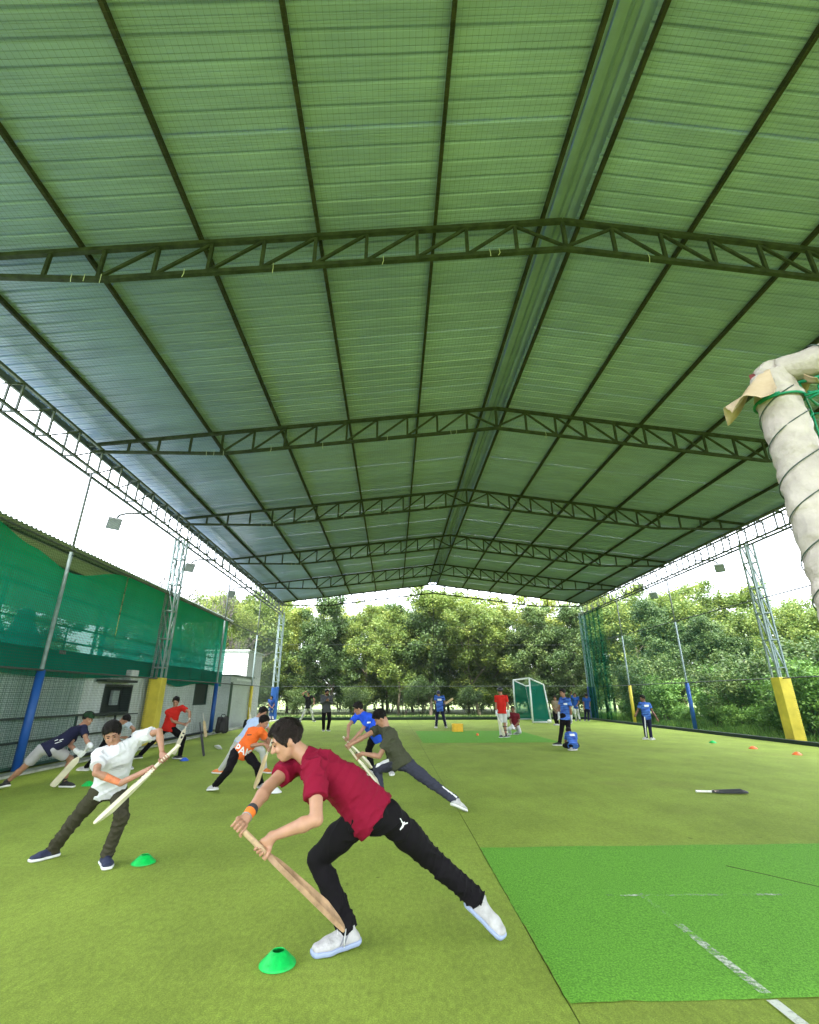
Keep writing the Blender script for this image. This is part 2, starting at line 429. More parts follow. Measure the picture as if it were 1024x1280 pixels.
# ---------------------------------------------------------------- netting (real strands)
def net(name, o, ux, uy, lx, ly, sp, t, mat, label, wob=0., sp2=None):
    """strands along ux and uy spanning lx by ly from corner o"""
    o = np.array(o, float); ux = np.array(ux, float); uy = np.array(uy, float); nn = np.cross(ux, uy)
    V = []; F = []
    def strand(a, b, side):
        k = len(V)
        for p in (a, b):
            V.append(p-side*t/2-nn*t/2); V.append(p+side*t/2-nn*t/2); V.append(p+nn*t/2)
        F.extend([[k,k+1,k+4,k+3],[k+1,k+2,k+5,k+4],[k+2,k,k+3,k+5]])
    for i in range(int(lx/sp)+1):
        w = wob*math.sin(i*.7); strand(o+ux*i*sp, o+ux*(i*sp+w)+uy*ly, ux)
    s2 = sp2 or sp
    for j in range(int(ly/s2)+1): strand(o+uy*j*s2, o+uy*j*s2+ux*lx, uy)
    ob = mesh_obj(name, V, F, mat); return tag(ob, label, 'net', kind=None)
mat_netd = M('net_cord_dark', (.035,.055,.05), .8)
mat_netg = M('net_cord_green', (.03,.12,.075), .8)
net('safety_net', (XL-.20, -6, .05), (0,1,0), (0,0,1), 40.1, 6.72, .062, .0040, mat_netd, 'fine dark square mesh net along the shed side with the cabins')
net('safety_net', (XL-.17, 5.9, .05), (0,1,0), (0,0,1), 7.4, 1.95, .038, .0062, mat_netg, 'denser green net strip around the blue padded pole by the cabins')
net('safety_net', (XR+.20, -6, .05), (0,1,0), (0,0,1), 40.1, 6.72, .062, .0028, mat_netg, 'fine green square mesh net along the shed side facing the shrubs')
net('safety_net', (XL+.25, TY(6)+.06, .1), (1,0,0), (0,0,1), 20.4, 7.2, .062, .0036, mat_netd, 'fine dark mesh net across the far open end of the shed')
for sg in (-1, 1):
    d = np.array([sg*1., 0, -.1235]); d /= np.linalg.norm(d)
    net('roof_net', (XM+sg*.42, 1.2, ztop(XM+sg*.42)+.03), d, (0,1,0), 9.9, 22, .075, .0020, M('net_cord_roof', (.06,.085,.06), .8),
        'fine net strung under the roof sheets on the ' + ('cabin' if sg < 0 else 'shrub') + ' side')
# ================================================================ implicit surfaces for figures
def vnorm(v):
    v = np.asarray(v, float); return v/max(1e-9, np.linalg.norm(v))
def lerp(a, b, t): return np.asarray(a)*(1-t)+np.asarray(b)*t
class Sdf:
    """smooth union of tapered capsules and ellipsoids, meshed with surface nets"""
    def __init__(s): s.p = []; s.cuts = []
    def cone(s, a, b, ra, rb, k=.02, cuts=None, sub=False):
        s.p.append(('c', np.asarray(a, float), np.asarray(b, float), ra, rb, k, cuts or [], sub)); return s
    def ell(s, c, ax, r, k=.02, cuts=None, sub=False):
        s.p.append(('e', np.asarray(c, float), np.asarray(ax, float), np.asarray(r, float), None, k, cuts or [], sub)); return s
    def cut(s, p, n): s.cuts.append((np.asarray(p, float), vnorm(n))); return s
    def mesh(s, h, disp=None, amp=0.):
        lo = np.full(3, 1e9); hi = -lo
        bb = []
        for q in s.p:
            if q[0] == 'c':
                R = max(q[3], q[4]); l = np.minimum(q[1], q[2])-R; u = np.maximum(q[1], q[2])+R
            else:
                R = q[3].max(); l = q[1]-R; u = q[1]+R
            bb.append((l, u))
            if not q[7]: lo = np.minimum(lo, l); hi = np.maximum(hi, u)
        lo = lo-3*h; n = np.ceil((hi+3*h-lo)/h).astype(int)+1
        D = np.full(n, .25, np.float32)
        ax = [lo[i]+h*np.arange(n[i]) for i in range(3)]
        for q, (l, u) in zip(s.p, bb):
            pad = q[5]+3*h+.012
            i0 = np.clip(np.floor((l-pad-lo)/h).astype(int), 0, n); i1 = np.clip(np.ceil((u+pad-lo)/h).astype(int)+1, 0, n)
            if (i1 <= i0).any(): continue
            X = ax[0][i0[0]:i1[0], None, None]; Y = ax[1][None, i0[1]:i1[1], None]; Z = ax[2][None, None, i0[2]:i1[2]]
            if q[0] == 'c':
                a, b, ra, rb = q[1:5]; ba = b-a; L2 = max(1e-9, ba@ba)
                px, py, pz = X-a[0], Y-a[1], Z-a[2]
                t = np.clip((px*ba[0]+py*ba[1]+pz*ba[2])/L2, 0, 1)
                d = np.sqrt((px-t*ba[0])**2+(py-t*ba[1])**2+(pz-t*ba[2])**2)-(ra+(rb-ra)*t)
            else:
                c, A, r = q[1:4]; px, py, pz = X-c[0], Y-c[1], Z-c[2]
                e = [px*A[i][0]+py*A[i][1]+pz*A[i][2] for i in range(3)]
                k0 = np.sqrt(sum((e[i]/r[i])**2 for i in range(3))); k1 = np.sqrt(sum((e[i]/r[i]**2)**2 for i in range(3)))
                d = k0*(k0-1)/np.maximum(k1, 1e-6)
            for cp, cn_ in q[6]: d = np.maximum(d, (X-cp[0])*cn_[0]+(Y-cp[1])*cn_[1]+(Z-cp[2])*cn_[2])
            B = D[i0[0]:i1[0], i0[1]:i1[1], i0[2]:i1[2]]; k = q[5]
            if q[7]: B[...] = np.maximum(B, -d)
            elif k <= 1e-6: B[...] = np.minimum(B, d)
            else:
                hh = np.maximum(k-np.abs(B-d), 0)/k; B[...] = np.minimum(B, d)-hh*hh*k*.25
        X = ax[0][:, None, None]; Y = ax[1][None, :, None]; Z = ax[2][None, None, :]
        for cp, cn_ in s.cuts: np.maximum(D, ((X-cp[0])*cn_[0]+(Y-cp[1])*cn_[1]+(Z-cp[2])*cn_[2]).astype(np.float32), out=D)
        if disp is not None and amp:
            I = np.nonzero(np.abs(D) < 4*h+amp)
            P = np.stack([ax[0][I[0]], ax[1][I[1]], ax[2][I[2]]], 1)
            D[I] += amp*disp(P)
        return surface_nets(D, lo, h)
def surface_nets(D, lo, h):
    S = D < 0
    c = S[:-1,:-1,:-1]
    al = c.copy(); an = c.copy()
    for i in (0,1):
        for j in (0,1):
            for k in (0,1):
                q = S[i:S.shape[0]-1+i, j:S.shape[1]-1+j, k:S.shape[2]-1+k]; al &= q; an |= q
    act = an & ~al
    I = np.argwhere(act)
    if len(I) == 0: return np.zeros((0,3)), np.zeros((0,4), int)
    idx = np.full(act.shape, -1, np.int32); idx[act] = np.arange(len(I), dtype=np.int32)
    acc = np.zeros((len(I), 3)); cnt = np.zeros(len(I))
    C = np.array([(i,j,k) for i in (0,1) for j in (0,1) for k in (0,1)])
    val = {tuple(q): D[I[:,0]+q[0], I[:,1]+q[1], I[:,2]+q[2]] for q in C}
    for q in C:
        for a in range(3):
            if q[a] == 0:
                q2 = q.copy(); q2[a] = 1; v0 = val[tuple(q)]; v1 = val[tuple(q2)]
                m = (v0 < 0) != (v1 < 0)
                t = v0[m]/(v0[m]-v1[m])
                pt = np.repeat(q[None].astype(float), m.sum(), 0); pt[:,a] = t
                acc[m] += pt; cnt[m] += 1
    V = lo+h*(I+acc/cnt[:,None])
    Q = []
    for a in range(3):
        b, c_ = (a+1) % 3, (a+2) % 3
        sl0 = [slice(None)]*3; sl1 = [slice(None)]*3; sl0[a] = slice(0,-1); sl1[a] = slice(1,None)
        s0 = S[tuple(sl0)]; s1 = S[tuple(sl1)]
        E = np.argwhere(s0 != s1)
        E = E[(E[:,b] > 0) & (E[:,c_] > 0) & (E[:,b] < D.shape[b]-1) & (E[:,c_] < D.shape[c_]-1)]
        def cell(db, dc):
            e = E.copy(); e[:,b] -= db; e[:,c_] -= dc; return idx[e[:,0], e[:,1], e[:,2]]
        q = np.stack([cell(1,1), cell(0,1), cell(0,0), cell(1,0)], 1)
        fl = ~s0[E[:,0], E[:,1], E[:,2]]
        q[fl] = q[fl][:, ::-1]
        Q.append(q)
    Q = np.concatenate(Q); Q = Q[(Q >= 0).all(1)]
    return V, Q
def waves(seed, freqs, n=5, dirs=None):
    r = np.random.default_rng(seed)
    K = []
    for f in freqs:
        for i in range(n):
            d = vnorm(r.normal(size=3) if dirs is None else np.asarray(dirs)[r.integers(len(dirs))]+r.normal(size=3)*.35)
            K.append((d*f, r.uniform(0, 6.28), 1/len(freqs)/n*2))
    def fn(P):
        # warp a little so that folds bend
        P = P+.02*np.sin(P[:, [1,2,0]]*9+seed)
        return sum(w*np.sin(P@k+ph) for k, ph, w in K)
    return fn
def creases(seed, joints, dirs, f0=34.):
    """cloth folds: long ridges, deeper near the bending joints"""
    r = np.random.default_rng(seed); K = []
    for i in range(7):
        d = vnorm(np.asarray(dirs)[i % len(dirs)]+r.normal(size=3)*.45); K.append((d*f0*r.uniform(.6,1.9), r.uniform(0,6.28), vnorm(np.cross(d, r.normal(size=3)))*r.uniform(5,11), r.uniform(0,6.28)))
    jj = np.asarray(joints)
    def fn(P):
        Pw = P+.018*np.sin(P[:, [1,2,0]]*13+seed)+.006*np.sin(P[:, [2,0,1]]*41+seed)
        o = 0
        for k, ph, m, ph2 in K:
            rdg = (1-np.abs(np.sin(Pw@k+ph)))**2.5
            o = o-rdg*np.clip(np.sin(Pw@m+ph2), 0, 1)**1.5
        dm = np.min(np.linalg.norm(P[:,None,:]-jj[None], axis=2), 1)
        return (o*.62+.25)*(.40+.9*np.exp(-(dm/.14)**2))
    return fn
def sd_obj(name, s, h, mat, root, disp=None, amp=0., parent=None):
    V, Q = s.mesh(h, disp, amp)
    o = mesh_obj(name, V-np.array(root.location), Q, mat, parent or root, True)
    return o

# ---------------------------------------------------------------- decals projected onto a garment
def decal(name, polys, origin, xa, ya, target, root, mat, parent, off=.003, maxlen=.012):
    """flat shape (2-D polygons) wrapped onto the target mesh along -(xa x ya)"""
    xa = Vector(xa).normalized(); ya = Vector(ya); ya = (ya-xa*ya.dot(xa)).normalized(); nz = xa.cross(ya)
    org = Vector(origin)-Vector(root.location)
    me = target.data
    bvh = BVHTree.FromPolygons([v.co for v in me.vertices], [list(p.vertices) for p in me.polygons])
    bm = bmesh.new()
    for pl in polys:
        vs = [bm.verts.new((x, y, 0)) for x, y in pl]; bm.faces.new(vs)
    bmesh.ops.triangulate(bm, faces=bm.faces[:])
    for _ in range(4):
        es = [e for e in bm.edges if e.calc_length() > maxlen]
        if not es: break
        bmesh.ops.subdivide_edges(bm, edges=es, cuts=1); bmesh.ops.triangulate(bm, faces=bm.faces[:])
    last = .0
    bad = []
    for v in bm.verts:
        p = org+xa*v.co.x+ya*v.co.y
        hit = bvh.ray_cast(p+nz*.5, -nz)
        if hit[0] is None: bad.append(v); continue
        v.co = hit[0]+nz*off
    bmesh.ops.delete(bm, geom=bad, context='VERTS')
    m = bpy.data.meshes.new(name); bm.to_mesh(m); bm.free()
    m.materials.append(mat)
    o = bpy.data.objects.new(name, m); COL.objects.link(o); o.parent = parent; 
    return o
def text_polys(txt, size):
    cu = bpy.data.curves.new('lettering', 'FONT'); cu.body = txt; cu.size = size; cu.align_x = 'CENTER'; cu.align_y = 'CENTER'; cu.offset = size*.018; cu.resolution_u = 3
    ob = bpy.data.objects.new('lettering', cu); COL.objects.link(ob)
    me = bpy.data.meshes.new_from_object(ob.evaluated_get(bpy.context.evaluated_depsgraph_get()))
    P = [[(me.vertices[i].co.x, me.vertices[i].co.y) for i in f.vertices] for f in me.polygons]
    bpy.data.objects.remove(ob); bpy.data.curves.remove(cu); bpy.data.meshes.remove(me)
    return P
def rect(w, h, x=0, y=0): return [(x-w/2,y-h/2),(x+w/2,y-h/2),(x+w/2,y+h/2),(x-w/2,y+h/2)]

# ---------------------------------------------------------------- cricket bat
def bat(K, T, label, face=None, wood='bat_willow', grip='grip_tan', hl=.30, width=.108, group=None, marks=None, cover=None):
    """knob end K, toe T; face = direction the flat face points to"""
    K = np.array(K, float); T = np.array(T, float); L = np.linalg.norm(T-K); d = (T-K)/L
    face = np.array(face if face is not None else (0,-1,0), float); face = vnorm(face-d*(face@d)); w = np.cross(d, face)
    root = empty('cricket_bat', T.tolist(), 0, label, 'bat', group)
    S = L/.86; hl = hl*S
    def P(t, x, y): return K+d*t+w*x+face*y-T
    mb = MB(); rings = []
    prof = [(hl-.03,.018,.013,.016),(hl+.0,.034,.014,.020),(hl+.035,.050,.014,.026),(hl+.075,.054,.014,.030),(hl+.25,.054,.013,.040),(hl+.40,.054,.012,.048),(L-.06,.054,.011,.034),(L-.015,.050,.009,.022),(L,.036,.006,.014)]
    V = []; F = []; n = 10
    for t, hw, fr, sp in prof:
        hw *= width/.108
        sec = [(-hw+.004,fr),(0,fr+.003),(hw-.004,fr),(hw,fr-.005),(hw,-fr*.9),(hw*.55,-sp*.62),(.012,-sp),(-.012,-sp),(-hw*.55,-sp*.62),(-hw,-fr*.9)]
        sec[0] = (-hw+.004, fr); V += [P(min(t, L), x, y) for x, y in sec]
    m_ = len(prof)
    for i in range(m_-1):
        for j in range(n):
            a = i*n+j; b = i*n+(j+1) % n; F.append([a, b, b+n, a+n])
    F.append(list(range(n))[::-1]); F.append([(m_-1)*n+j for j in range(n)])
    bl = mesh_obj('blade', V, F, MATS[wood], root, False)
    h = MB().tube([P(0,0,0), P(.006,0,0), P(.012,0,0), P(hl*.5,0,0), P(hl-.02,0,0), P(hl+.03,0,0)], [.014,.0195,.0165,.0165,.016,.013], 14)
    h.build('handle', MATS[grip], root, True)
    if marks:
        for i, (t, wd, ht, mt) in enumerate(marks):
            q = MB(); y = .0175
            q.add([P(t-ht/2, -wd/2, y), P(t+ht/2, -wd/2, y), P(t+ht/2, wd/2, y), P(t-ht/2, wd/2, y)], [[0,1,2,3]])
            q.build('sticker', MATS[mt], bl)
    return root, (K, T, d, hl)
M('bat_willow', (.62,.47,.26), .55, .16, 5, .1, 60, stretch=(1,1,1))
M('bat_old', (.30,.175,.09), .6, .35, 9, .25, 40, col2=(.40,.25,.14), detail=9)
M('bat_white', (.72,.66,.50), .5, .12, 6)
M('bat_dark', (.03,.03,.034), .5, .2, 6)
M('grip_tan', (.48,.33,.20), .75, .25, 30, .4, 120)
M('grip_cream', (.66,.60,.46), .75, .15, 30, .4, 120)
M('grip_white', (.74,.72,.66), .7, .12, 30, .3, 120)
M('grip_dark', (.04,.04,.045), .7, .2, 30, .4, 120)
M('sticker_dark', (.02,.02,.025), .4, .1); M('sticker_red', (.5,.05,.05), .4, .1); M('sticker_white', (.75,.75,.75), .4, .05)

# ---------------------------------------------------------------- people
SKIN = dict(a=(.44,.235,.150), b=(.36,.185,.115), c=(.26,.13,.08), d=(.19,.09,.055))
for k_, v_ in SKIN.items():
    m = M('skin_'+k_, v_, .5, .09, 14, .06, 160, spec=.45)
    bsd = [n for n in m.node_tree.nodes if n.type == 'BSDF_PRINCIPLED'][0]
    bsd.inputs['Subsurface Weight'].default_value = .12; bsd.inputs['Subsurface Radius'].default_value = (.012,.005,.003); bsd.inputs['Subsurface Scale'].default_value = 1.0
M('hair_black', (.010,.008,.007), .6, .4, 30, .9, 120, spec=.2)
M('hair_brown', (.020,.013,.011), .55, .5, 26, .9, 110, spec=.25)
M('eye_dark', (.015,.012,.010), .25, .1)
def cloth(name, c, var=.10, rough=.85, sheen=.0, bump=.55, **k): return M(name, c, rough, var, 3.5, bump, 17, spec=.15, sheen=sheen, **k)
def grip(s, wrist, K, T, hr, r=.0095, side=1, off=0., big=1.):
    """palm and five fingers closed round the handle K-T near the wrist"""
    d = vnorm(T-K); t = np.clip((wrist-K)@d+off, .035, .30); c = K+d*t
    w = wrist-c; w = vnorm(w-d*(w@d)); v = np.cross(d, w)*side
    for o in (-.030, -.010, .010, .030):
        o *= big
        s.cone(wrist, c+d*o+w*(hr+r*1.2), .021*big, .0125*big, .016)
    for i, o in enumerate((-.033, -.011, .011, .033)):
        o *= big; R = hr+r*.75
        rr = r*(.92, 1., 1.0, .86)[i]; end = (4.2, 4.5, 4.4, 3.9)[i]
        A = [0.15+.15*i*.3, 1.15, 2.2, 3.2, end]
        P = [c+d*o+(R+ (.008*big if a < .5 else 0))*(math.cos(a)*w+math.sin(a)*v) for a in A]
        for j in range(len(P)-1): s.cone(P[j], P[j+1], rr*(1-.06*j), rr*(1-.06*(j+1)), .003)
    A = [-.35, -1.1, -1.9, -2.5]; o = .042*big
    P = [wrist*.35+(c+d*o*.4+w*(hr+.02))*.65]+[c+d*(o*.75+.004*j)+(hr+r*.9)*(math.cos(a)*w+math.sin(a)*v) for j, a in enumerate(A)]
    for j in range(len(P)-1): s.cone(P[j], P[j+1], r*(1.35-.1*j), r*(1.25-.1*j), .005)
    return c
def open_hand(s, wrist, d, n, sc=1., curl=.5, side=1):
    """relaxed hand: palm along d, palm normal n"""
    d = vnorm(d); n = vnorm(n-d*(n@d)); x = np.cross(d, n)*side
    pal = wrist+d*.085*sc
    for o in (-.027, -.009, .009, .027): s.cone(wrist+x*o*.4*sc, pal+x*o*sc, .019*sc, .013*sc, .014)
    for o, L in ((-.029,.058), (-.010,.072), (.010,.078), (.029,.070)):
        p = pal+x*o*sc; a = .2
        for j in range(3):
            q = p+(d*math.cos(a)+n*math.sin(a))*L*sc*(.45,.32,.23)[j]; s.cone(p, q, (.0095-.001*j)*sc, (.0088-.001*j)*sc, .003); p = q; a += curl
    p = wrist+d*.03*sc+x*.024*sc
    for j in range(3):
        q = p+(d*.72+x*(.62-.25*j)+n*(.25+.1*j))*(.038,.03,.024)[j]*sc; s.cone(p, q, (.0125-.001*j)*sc, (.0115-.001*j)*sc, .005); p = q

def A3h(x, y, z): return np.array((x, y, z), float)
def person(pose, label, face, skin='b', shirt=None, sleeve=.62, hem=.10, legs=None, short=None, shoe=('shoe_white','sole_white'), hair='hair_black', cap=None, helmet=None,
           grips=None, gloves=None, pads=None, bulk=1., h=.010, hb=None, seed=1, fold=.006, face_up=(0,0,1), fringe=0., group=None, hands=None, headsc=1., features=True, long_sleeve=False, sock=None, loose=1., strands=False):
    Ht, J = POSE[pose]; J = {k: np.array(v, float) for k, v in J.items()}
    s = Ht/1.75; b = bulk*s; hb = hb or h
    hm = (J['hl']+J['hr'])/2; nb = J['nb']
    u = vnorm(nb-hm); r = J['sr']-J['sl']; r = vnorm(r-u*(r@u)); f = np.cross(u, r); rh = vnorm(J['hr']-J['hl'])
    mid = lerp(hm, nb, .45)-f*.025*s; ch = lerp(hm, nb, .78)
    base = (J['al']+J['ar'])/2
    root = empty('person', (float(base[0]), float(base[1]), 0), 0, label, 'person', group)
    grips = grips or {}; gloves = gloves or {}; hands = hands or {}
    # ---- head frame
    hc = J['hd']; F_ = vnorm(face); U_ = np.array(face_up, float); U_ = vnorm(U_-F_*(U_@F_)); R_ = np.cross(F_, U_)
    A = np.stack([R_, F_, U_]); q = (.128*Ht+.012)/.235*headsc
    def H(x, y, z): return hc+q*(R_*x+F_*y+U_*z)
    # ---- body: one continuous skin
    B = Sdf(); b0 = b; b = b0*.88; lg = b0*(.80 if not short else 1.)
    B.cone(J['hl'], J['hr'], .078*b, .078*b, .03)
    for sg in (-1, 1):
        B.cone(hm+rh*sg*.055*b, mid+r*sg*.05*b, .085*b, .083*b, .05)
        B.cone(mid+r*sg*.05*b, ch+r*sg*.065*b, .083*b, .088*b, .05)
    for X in 'lr':
        S_, E_, W_ = J['s'+X], J['e'+X], J['w'+X]
        B.cone(ch, S_, .068*b, .048*b, .04); B.cone(nb, S_, .045*b, .042*b, .04)
        B.cone(S_, lerp(S_, E_, .45), .043*b0, .045*b0, .02); B.cone(lerp(S_, E_, .45), E_, .045*b0, .036*b0, .02)
        B.cone(E_, lerp(E_, W_, .3), .036*b0, .040*b0, .015); B.cone(lerp(E_, W_, .3), W_, .040*b0, .0245*b0, .015)
        Hp, Kn, An, To = J['h'+X], J['k'+X], J['a'+X], J['t'+X]
        B.cone(Hp, Kn, (.085 if not short else .078)*lg, .053*lg, .03); back = vnorm(np.cross(np.cross(Kn-Hp, An-Kn), An-Kn)) if np.linalg.norm(np.cross(Kn-Hp, An-Kn)) > 1e-4 else np.zeros(3)
        cf = lerp(Kn, An, .32)
        B.cone(Kn, cf, .052*lg, .054*lg, .02); B.cone(cf, An, .054*lg, .034*b0, .03); B.cone(An, lerp(An, To, .6), .030*s, .018*s, .02)
        if X in gloves: continue
        if X in grips:
            K, T = grips[X][:2]; grip(B, W_, np.array(K), np.array(T), .0175, .0098*max(.85, s), side=grips[X][2] if len(grips[X]) > 2 else 1, off=grips[X][3] if len(grips[X]) > 3 else 0)
        else:
            d, n_ = hands.get(X, (W_-E_, f))
            open_hand(B, W_, np.array(d, float), np.array(n_, float), s, side=1 if X == 'l' else -1)
    b = b0
    B.cone(nb-u*.03*s, H(0,-.028,-.06), .056*b, .053*q, .03)
    B.ell(H(0,-.012,.028), A, np.array((.073,.092,.086))*q, .03)
    B.ell(H(0,.028,-.038), A, np.array((.057,.057,.074))*q, .03)
    B.ell(H(0,.048,-.092), A, np.array((.030,.028,.022))*q, .025)
    for sg in (-1, 1):
        B.cone(H(sg*.04,.02,-.075), H(sg*.055,-.015,-.035), .018*q, .02*q, .02)         # jaw line
        B.cone(H(sg*.012,.078,.026), H(sg*.045,.066,.022), .011*q, .010*q, .012)          # brow
        B.ell(H(sg*.076,-.012,-.012), np.stack([vnorm(R_+F_*sg*.3), F_, U_]), np.array((.010,.021,.032))*q, .006)   # ear
        B.ell(H(sg*.031,.074,-.028), A, np.array((.02,.014,.018))*q, .012)                # cheek
        B.ell(H(sg*.031,.094,.004), A, np.array((.016,.013,.010))*q, 0, sub=True)         # eye hollow
    B.cone(H(0,.082,.012), H(0,.106,-.026), .0085*q, .0125*q, .010); B.cone(H(-.012,.092,-.030), H(.012,.092,-.030), .009*q, .009*q, .006)
    B.cone(H(-.019,.081,-.060), H(.019,.081,-.060), .0075*q, .0075*q, .006); B.cone(H(-.015,.080,-.073), H(.015,.080,-.073), .008*q, .008*q, .006)
    body = sd_obj('body', B, hb, MATS['skin_'+skin], root)
    if features:
        for sg in (-1, 1):
            e = Sdf(); e.ell(H(sg*.031,.081,.003), A, np.array((.0125,.0055,.0055))*q, 0); sd_obj('eye', e, .003*q, MATS['eye_dark'], root, parent=body)
            e = Sdf(); e.cone(H(sg*.014,.089,.030), H(sg*.046,.077,.031), .0045*q, .003*q, .002); sd_obj('eyebrow', e, .003*q, MATS['hair_black'], root, parent=body)
    # ---- hair
    if helmet is None:
        Hh = Sdf(); t_ = .016
        Hh.ell(H(0,-.016,.036), A, (np.array((.074,.092,.085))+t_)*q, .02)
        Hh.ell(H(0,.014,.070), A, np.array((.064,.080,.046))*q, .03)
        n1 = .80*F_-.60*U_
        Hh.cut(H(0,.066+fringe*.02,.056-fringe*.03), n1)
        Hh.cut(H(0,-.02,-.062), -U_*.9+F_*.55)
        Hh.cut(H(0,.03,.0-.03*fringe), -U_*.55+F_*.85)
        fn1 = waves(seed, (55, 120, 230), 5, [R_, R_+F_*.4, F_*.6+R_*.6])
        ho = sd_obj('hair', Hh, hb, MATS[hair], root, fn1, .0125*q)
        if strands:
            rr = np.random.default_rng(seed); V = []; Fc = []; n_s = 1500
            for k in range(n_s):
                a = rr.uniform(0, 6.283); e0 = rr.uniform(.15, 1.45); p = A3h(math.cos(a)*math.cos(e0), math.sin(a)*math.cos(e0), math.sin(e0))
                if p[1] > .0 and p[2] < .45 and abs(p[0]) < .75 and rr.random() < .8: continue
                dr = p-A3h(0,-.45,.85); dr = dr+A3h(0,.35*(p[1] > 0),0)+rr.normal(size=3)*.35; lift = rr.uniform(1.0, 1.09)
                L = rr.uniform(.10, .20); pts = []
                for t_k in range(5):
                    pp = p*A3h(.091,.109,.102)*lift*(1+.012*t_k); pts.append(H(pp[0], pp[1]-.014, pp[2]+.034))
                    dr = dr-p*(dr@p); p = vnorm(p+vnorm(dr)*L*.9)
                    if p[2] < -.35 or (p[1] > .55 and p[2] < .35): break
                if len(pts) < 3: continue
                k0 = len(V)
                for t_k, pt in enumerate(pts):
                    w_ = vnorm(np.cross(pts[min(t_k+1, len(pts)-1)]-pts[max(0, t_k-1)], pt-hc))*.0022*(1-.8*t_k/len(pts)); V += [pt-w_, pt+w_]
                for t_k in range(len(pts)-1): Fc.append([k0+2*t_k, k0+2*t_k+1, k0+2*t_k+3, k0+2*t_k+2])
            tag(mesh_obj('hair_strands', np.array(V)-np.array(root.location), Fc, MATS[hair], ho, True), kind='stuff')
        if cap:
            Cp = Sdf(); Cp.ell(H(0,-.010,.050), A, np.array((.092,.110,.088))*q, .01); Cp.cut(H(0,0,.032), -U_)
            Cp.cone(H(-.035,.09,.036), H(-.03,.15,.026), .012*q, .008*q, .03); Cp.cone(H(.035,.09,.036), H(.03,.15,.026), .012*q, .008*q, .03); Cp.cone(H(0,.10,.04), H(0,.165,.028), .012*q, .008*q, .03)
            sd_obj('cap', Cp, hb, MATS[cap], root)
    else:
        Cp = Sdf(); Cp.ell(H(0,-.012,.03), A, np.array((.100,.122,.108))*q, .01); Cp.cut(H(0,.0,-.045), -U_); Cp.cut(H(0,.07,.02), F_*.6-U_*.8)
        Cp.cone(H(-.07,.08,.04), H(.07,.08,.04), .012*q, .012*q, .02); Cp.cone(H(-.05,.12,.035), H(.05,.12,.035), .008*q, .008*q, .03)
        hm_ = sd_obj('helmet', Cp, hb, MATS[helmet], root)
        gm = MB()
        for z in (-.02, -.045, -.07): gm.tube([H(-.085,.02,z), H(-.06,.10,z), H(0,.13,z), H(.06,.10,z), H(.085,.02,z)], .004, 5)
        gm.build('face_guard', MATS['steel_grey'], hm_, off=root.location)
    # ---- shirt
    G = Sdf(); o = .017*s*loose
    lowc = hm-u*hem*s
    for sg in (-1, 1):
        G.cone(lowc+rh*sg*.062*b, mid+r*sg*.058*b, .116*b+o*.7, .094*b+o, .05)
        G.cone(mid+r*sg*.058*b, ch+r*sg*.072*b, .092*b+o, .094*b+o*.7, .05)
        S_ = J['sr'] if sg > 0 else J['sl']; E_ = J['er'] if sg > 0 else J['el']; W_ = J['wr'] if sg > 0 else J['wl']
        G.cone(ch+r*sg*.05*b, S_, .085*b+o*.4, .052*b+o*.7, .04); G.cone(nb-u*.01*s, S_, .042*b+o*.6, .044*b+o*.6, .04)
        se = lerp(S_, E_, sleeve); ad = vnorm(E_-S_)
        if long_sleeve:
            G.cone(S_, E_, .050*b+o, .044*b+o, .03); we = lerp(E_, W_, .93); G.cone(E_, we, .044*b+o, .030*b+o, .02, cuts=[(we, vnorm(W_-E_))])
        else:
            G.cone(S_, se, .051*b+o*.8, .055*b+o*1.05, .03, cuts=[(se, ad)])
    nd = vnorm(H(0,-.03,-.06)-nb)
    G.cone(nb-u*.03*s, nb+nd*.05*s, .066*b, .058*b, .03, cuts=[(nb+nd*.018*s, vnorm(nd+f*.35))])
    G.cut(hm-u*(hem+.02)*s, -u)
    fd = [u*.5+r*.6, u*.6-r*.6, u]
    shirt_o = sd_obj('shirt', G, h, MATS[shirt], root, creases(seed+9, [J['sl'], J['sr'], mid, hm, lerp(hm, nb, .25)], fd), fold)
    # ---- trousers or shorts
    G = Sdf(); o = .014*s*loose
    wc = [(hm+u*.08*s, u)]; G.cone(J['hl']+u*.01*s, J['hr']+u*.01*s, .088*b+o*.5, .088*b+o*.5, .04, cuts=wc); G.cone(hm, hm+u*.10*s, .092*b, .088*b, .04, cuts=wc)
    for X in 'lr':
        Hp, Kn, An = J['h'+X], J['k'+X], J['a'+X]
        if short:
            e = lerp(Hp, Kn, short); G.cone(Hp, e, .092*b+o*.8, .074*b+o*1.7, .03, cuts=[(e, vnorm(Kn-Hp))])
        else:
            G.cone(Hp, lerp(Hp, Kn, .5), .086*b+o*.6, .076*b+o*.7, .03); G.cone(lerp(Hp, Kn, .5), Kn, .076*b+o*.7, .057*b+o*.8, .03)
            e = lerp(Kn, An, 1.0); G.cone(Kn, e, .057*b+o*.8, .042*b+o*1.15, .025, cuts=[(e, vnorm(An-Kn))])
    d1, d2 = vnorm(J['al']-J['hl']), vnorm(J['ar']-J['hr']); ld = [d1+r*.9, d2-r*.9, d1-f*.9, d2+f*.8, u+r*.5]
    trou = sd_obj('shorts' if short else 'trousers', G, h, MATS[legs], root, creases(seed+17, [J['kl'], J['kr'], lerp(J['kl'],J['al'],.85), lerp(J['kr'],J['ar'],.85), J['hl'], J['hr']], ld, 40.), fold*.95)
    # ---- shoes
    fr = {}
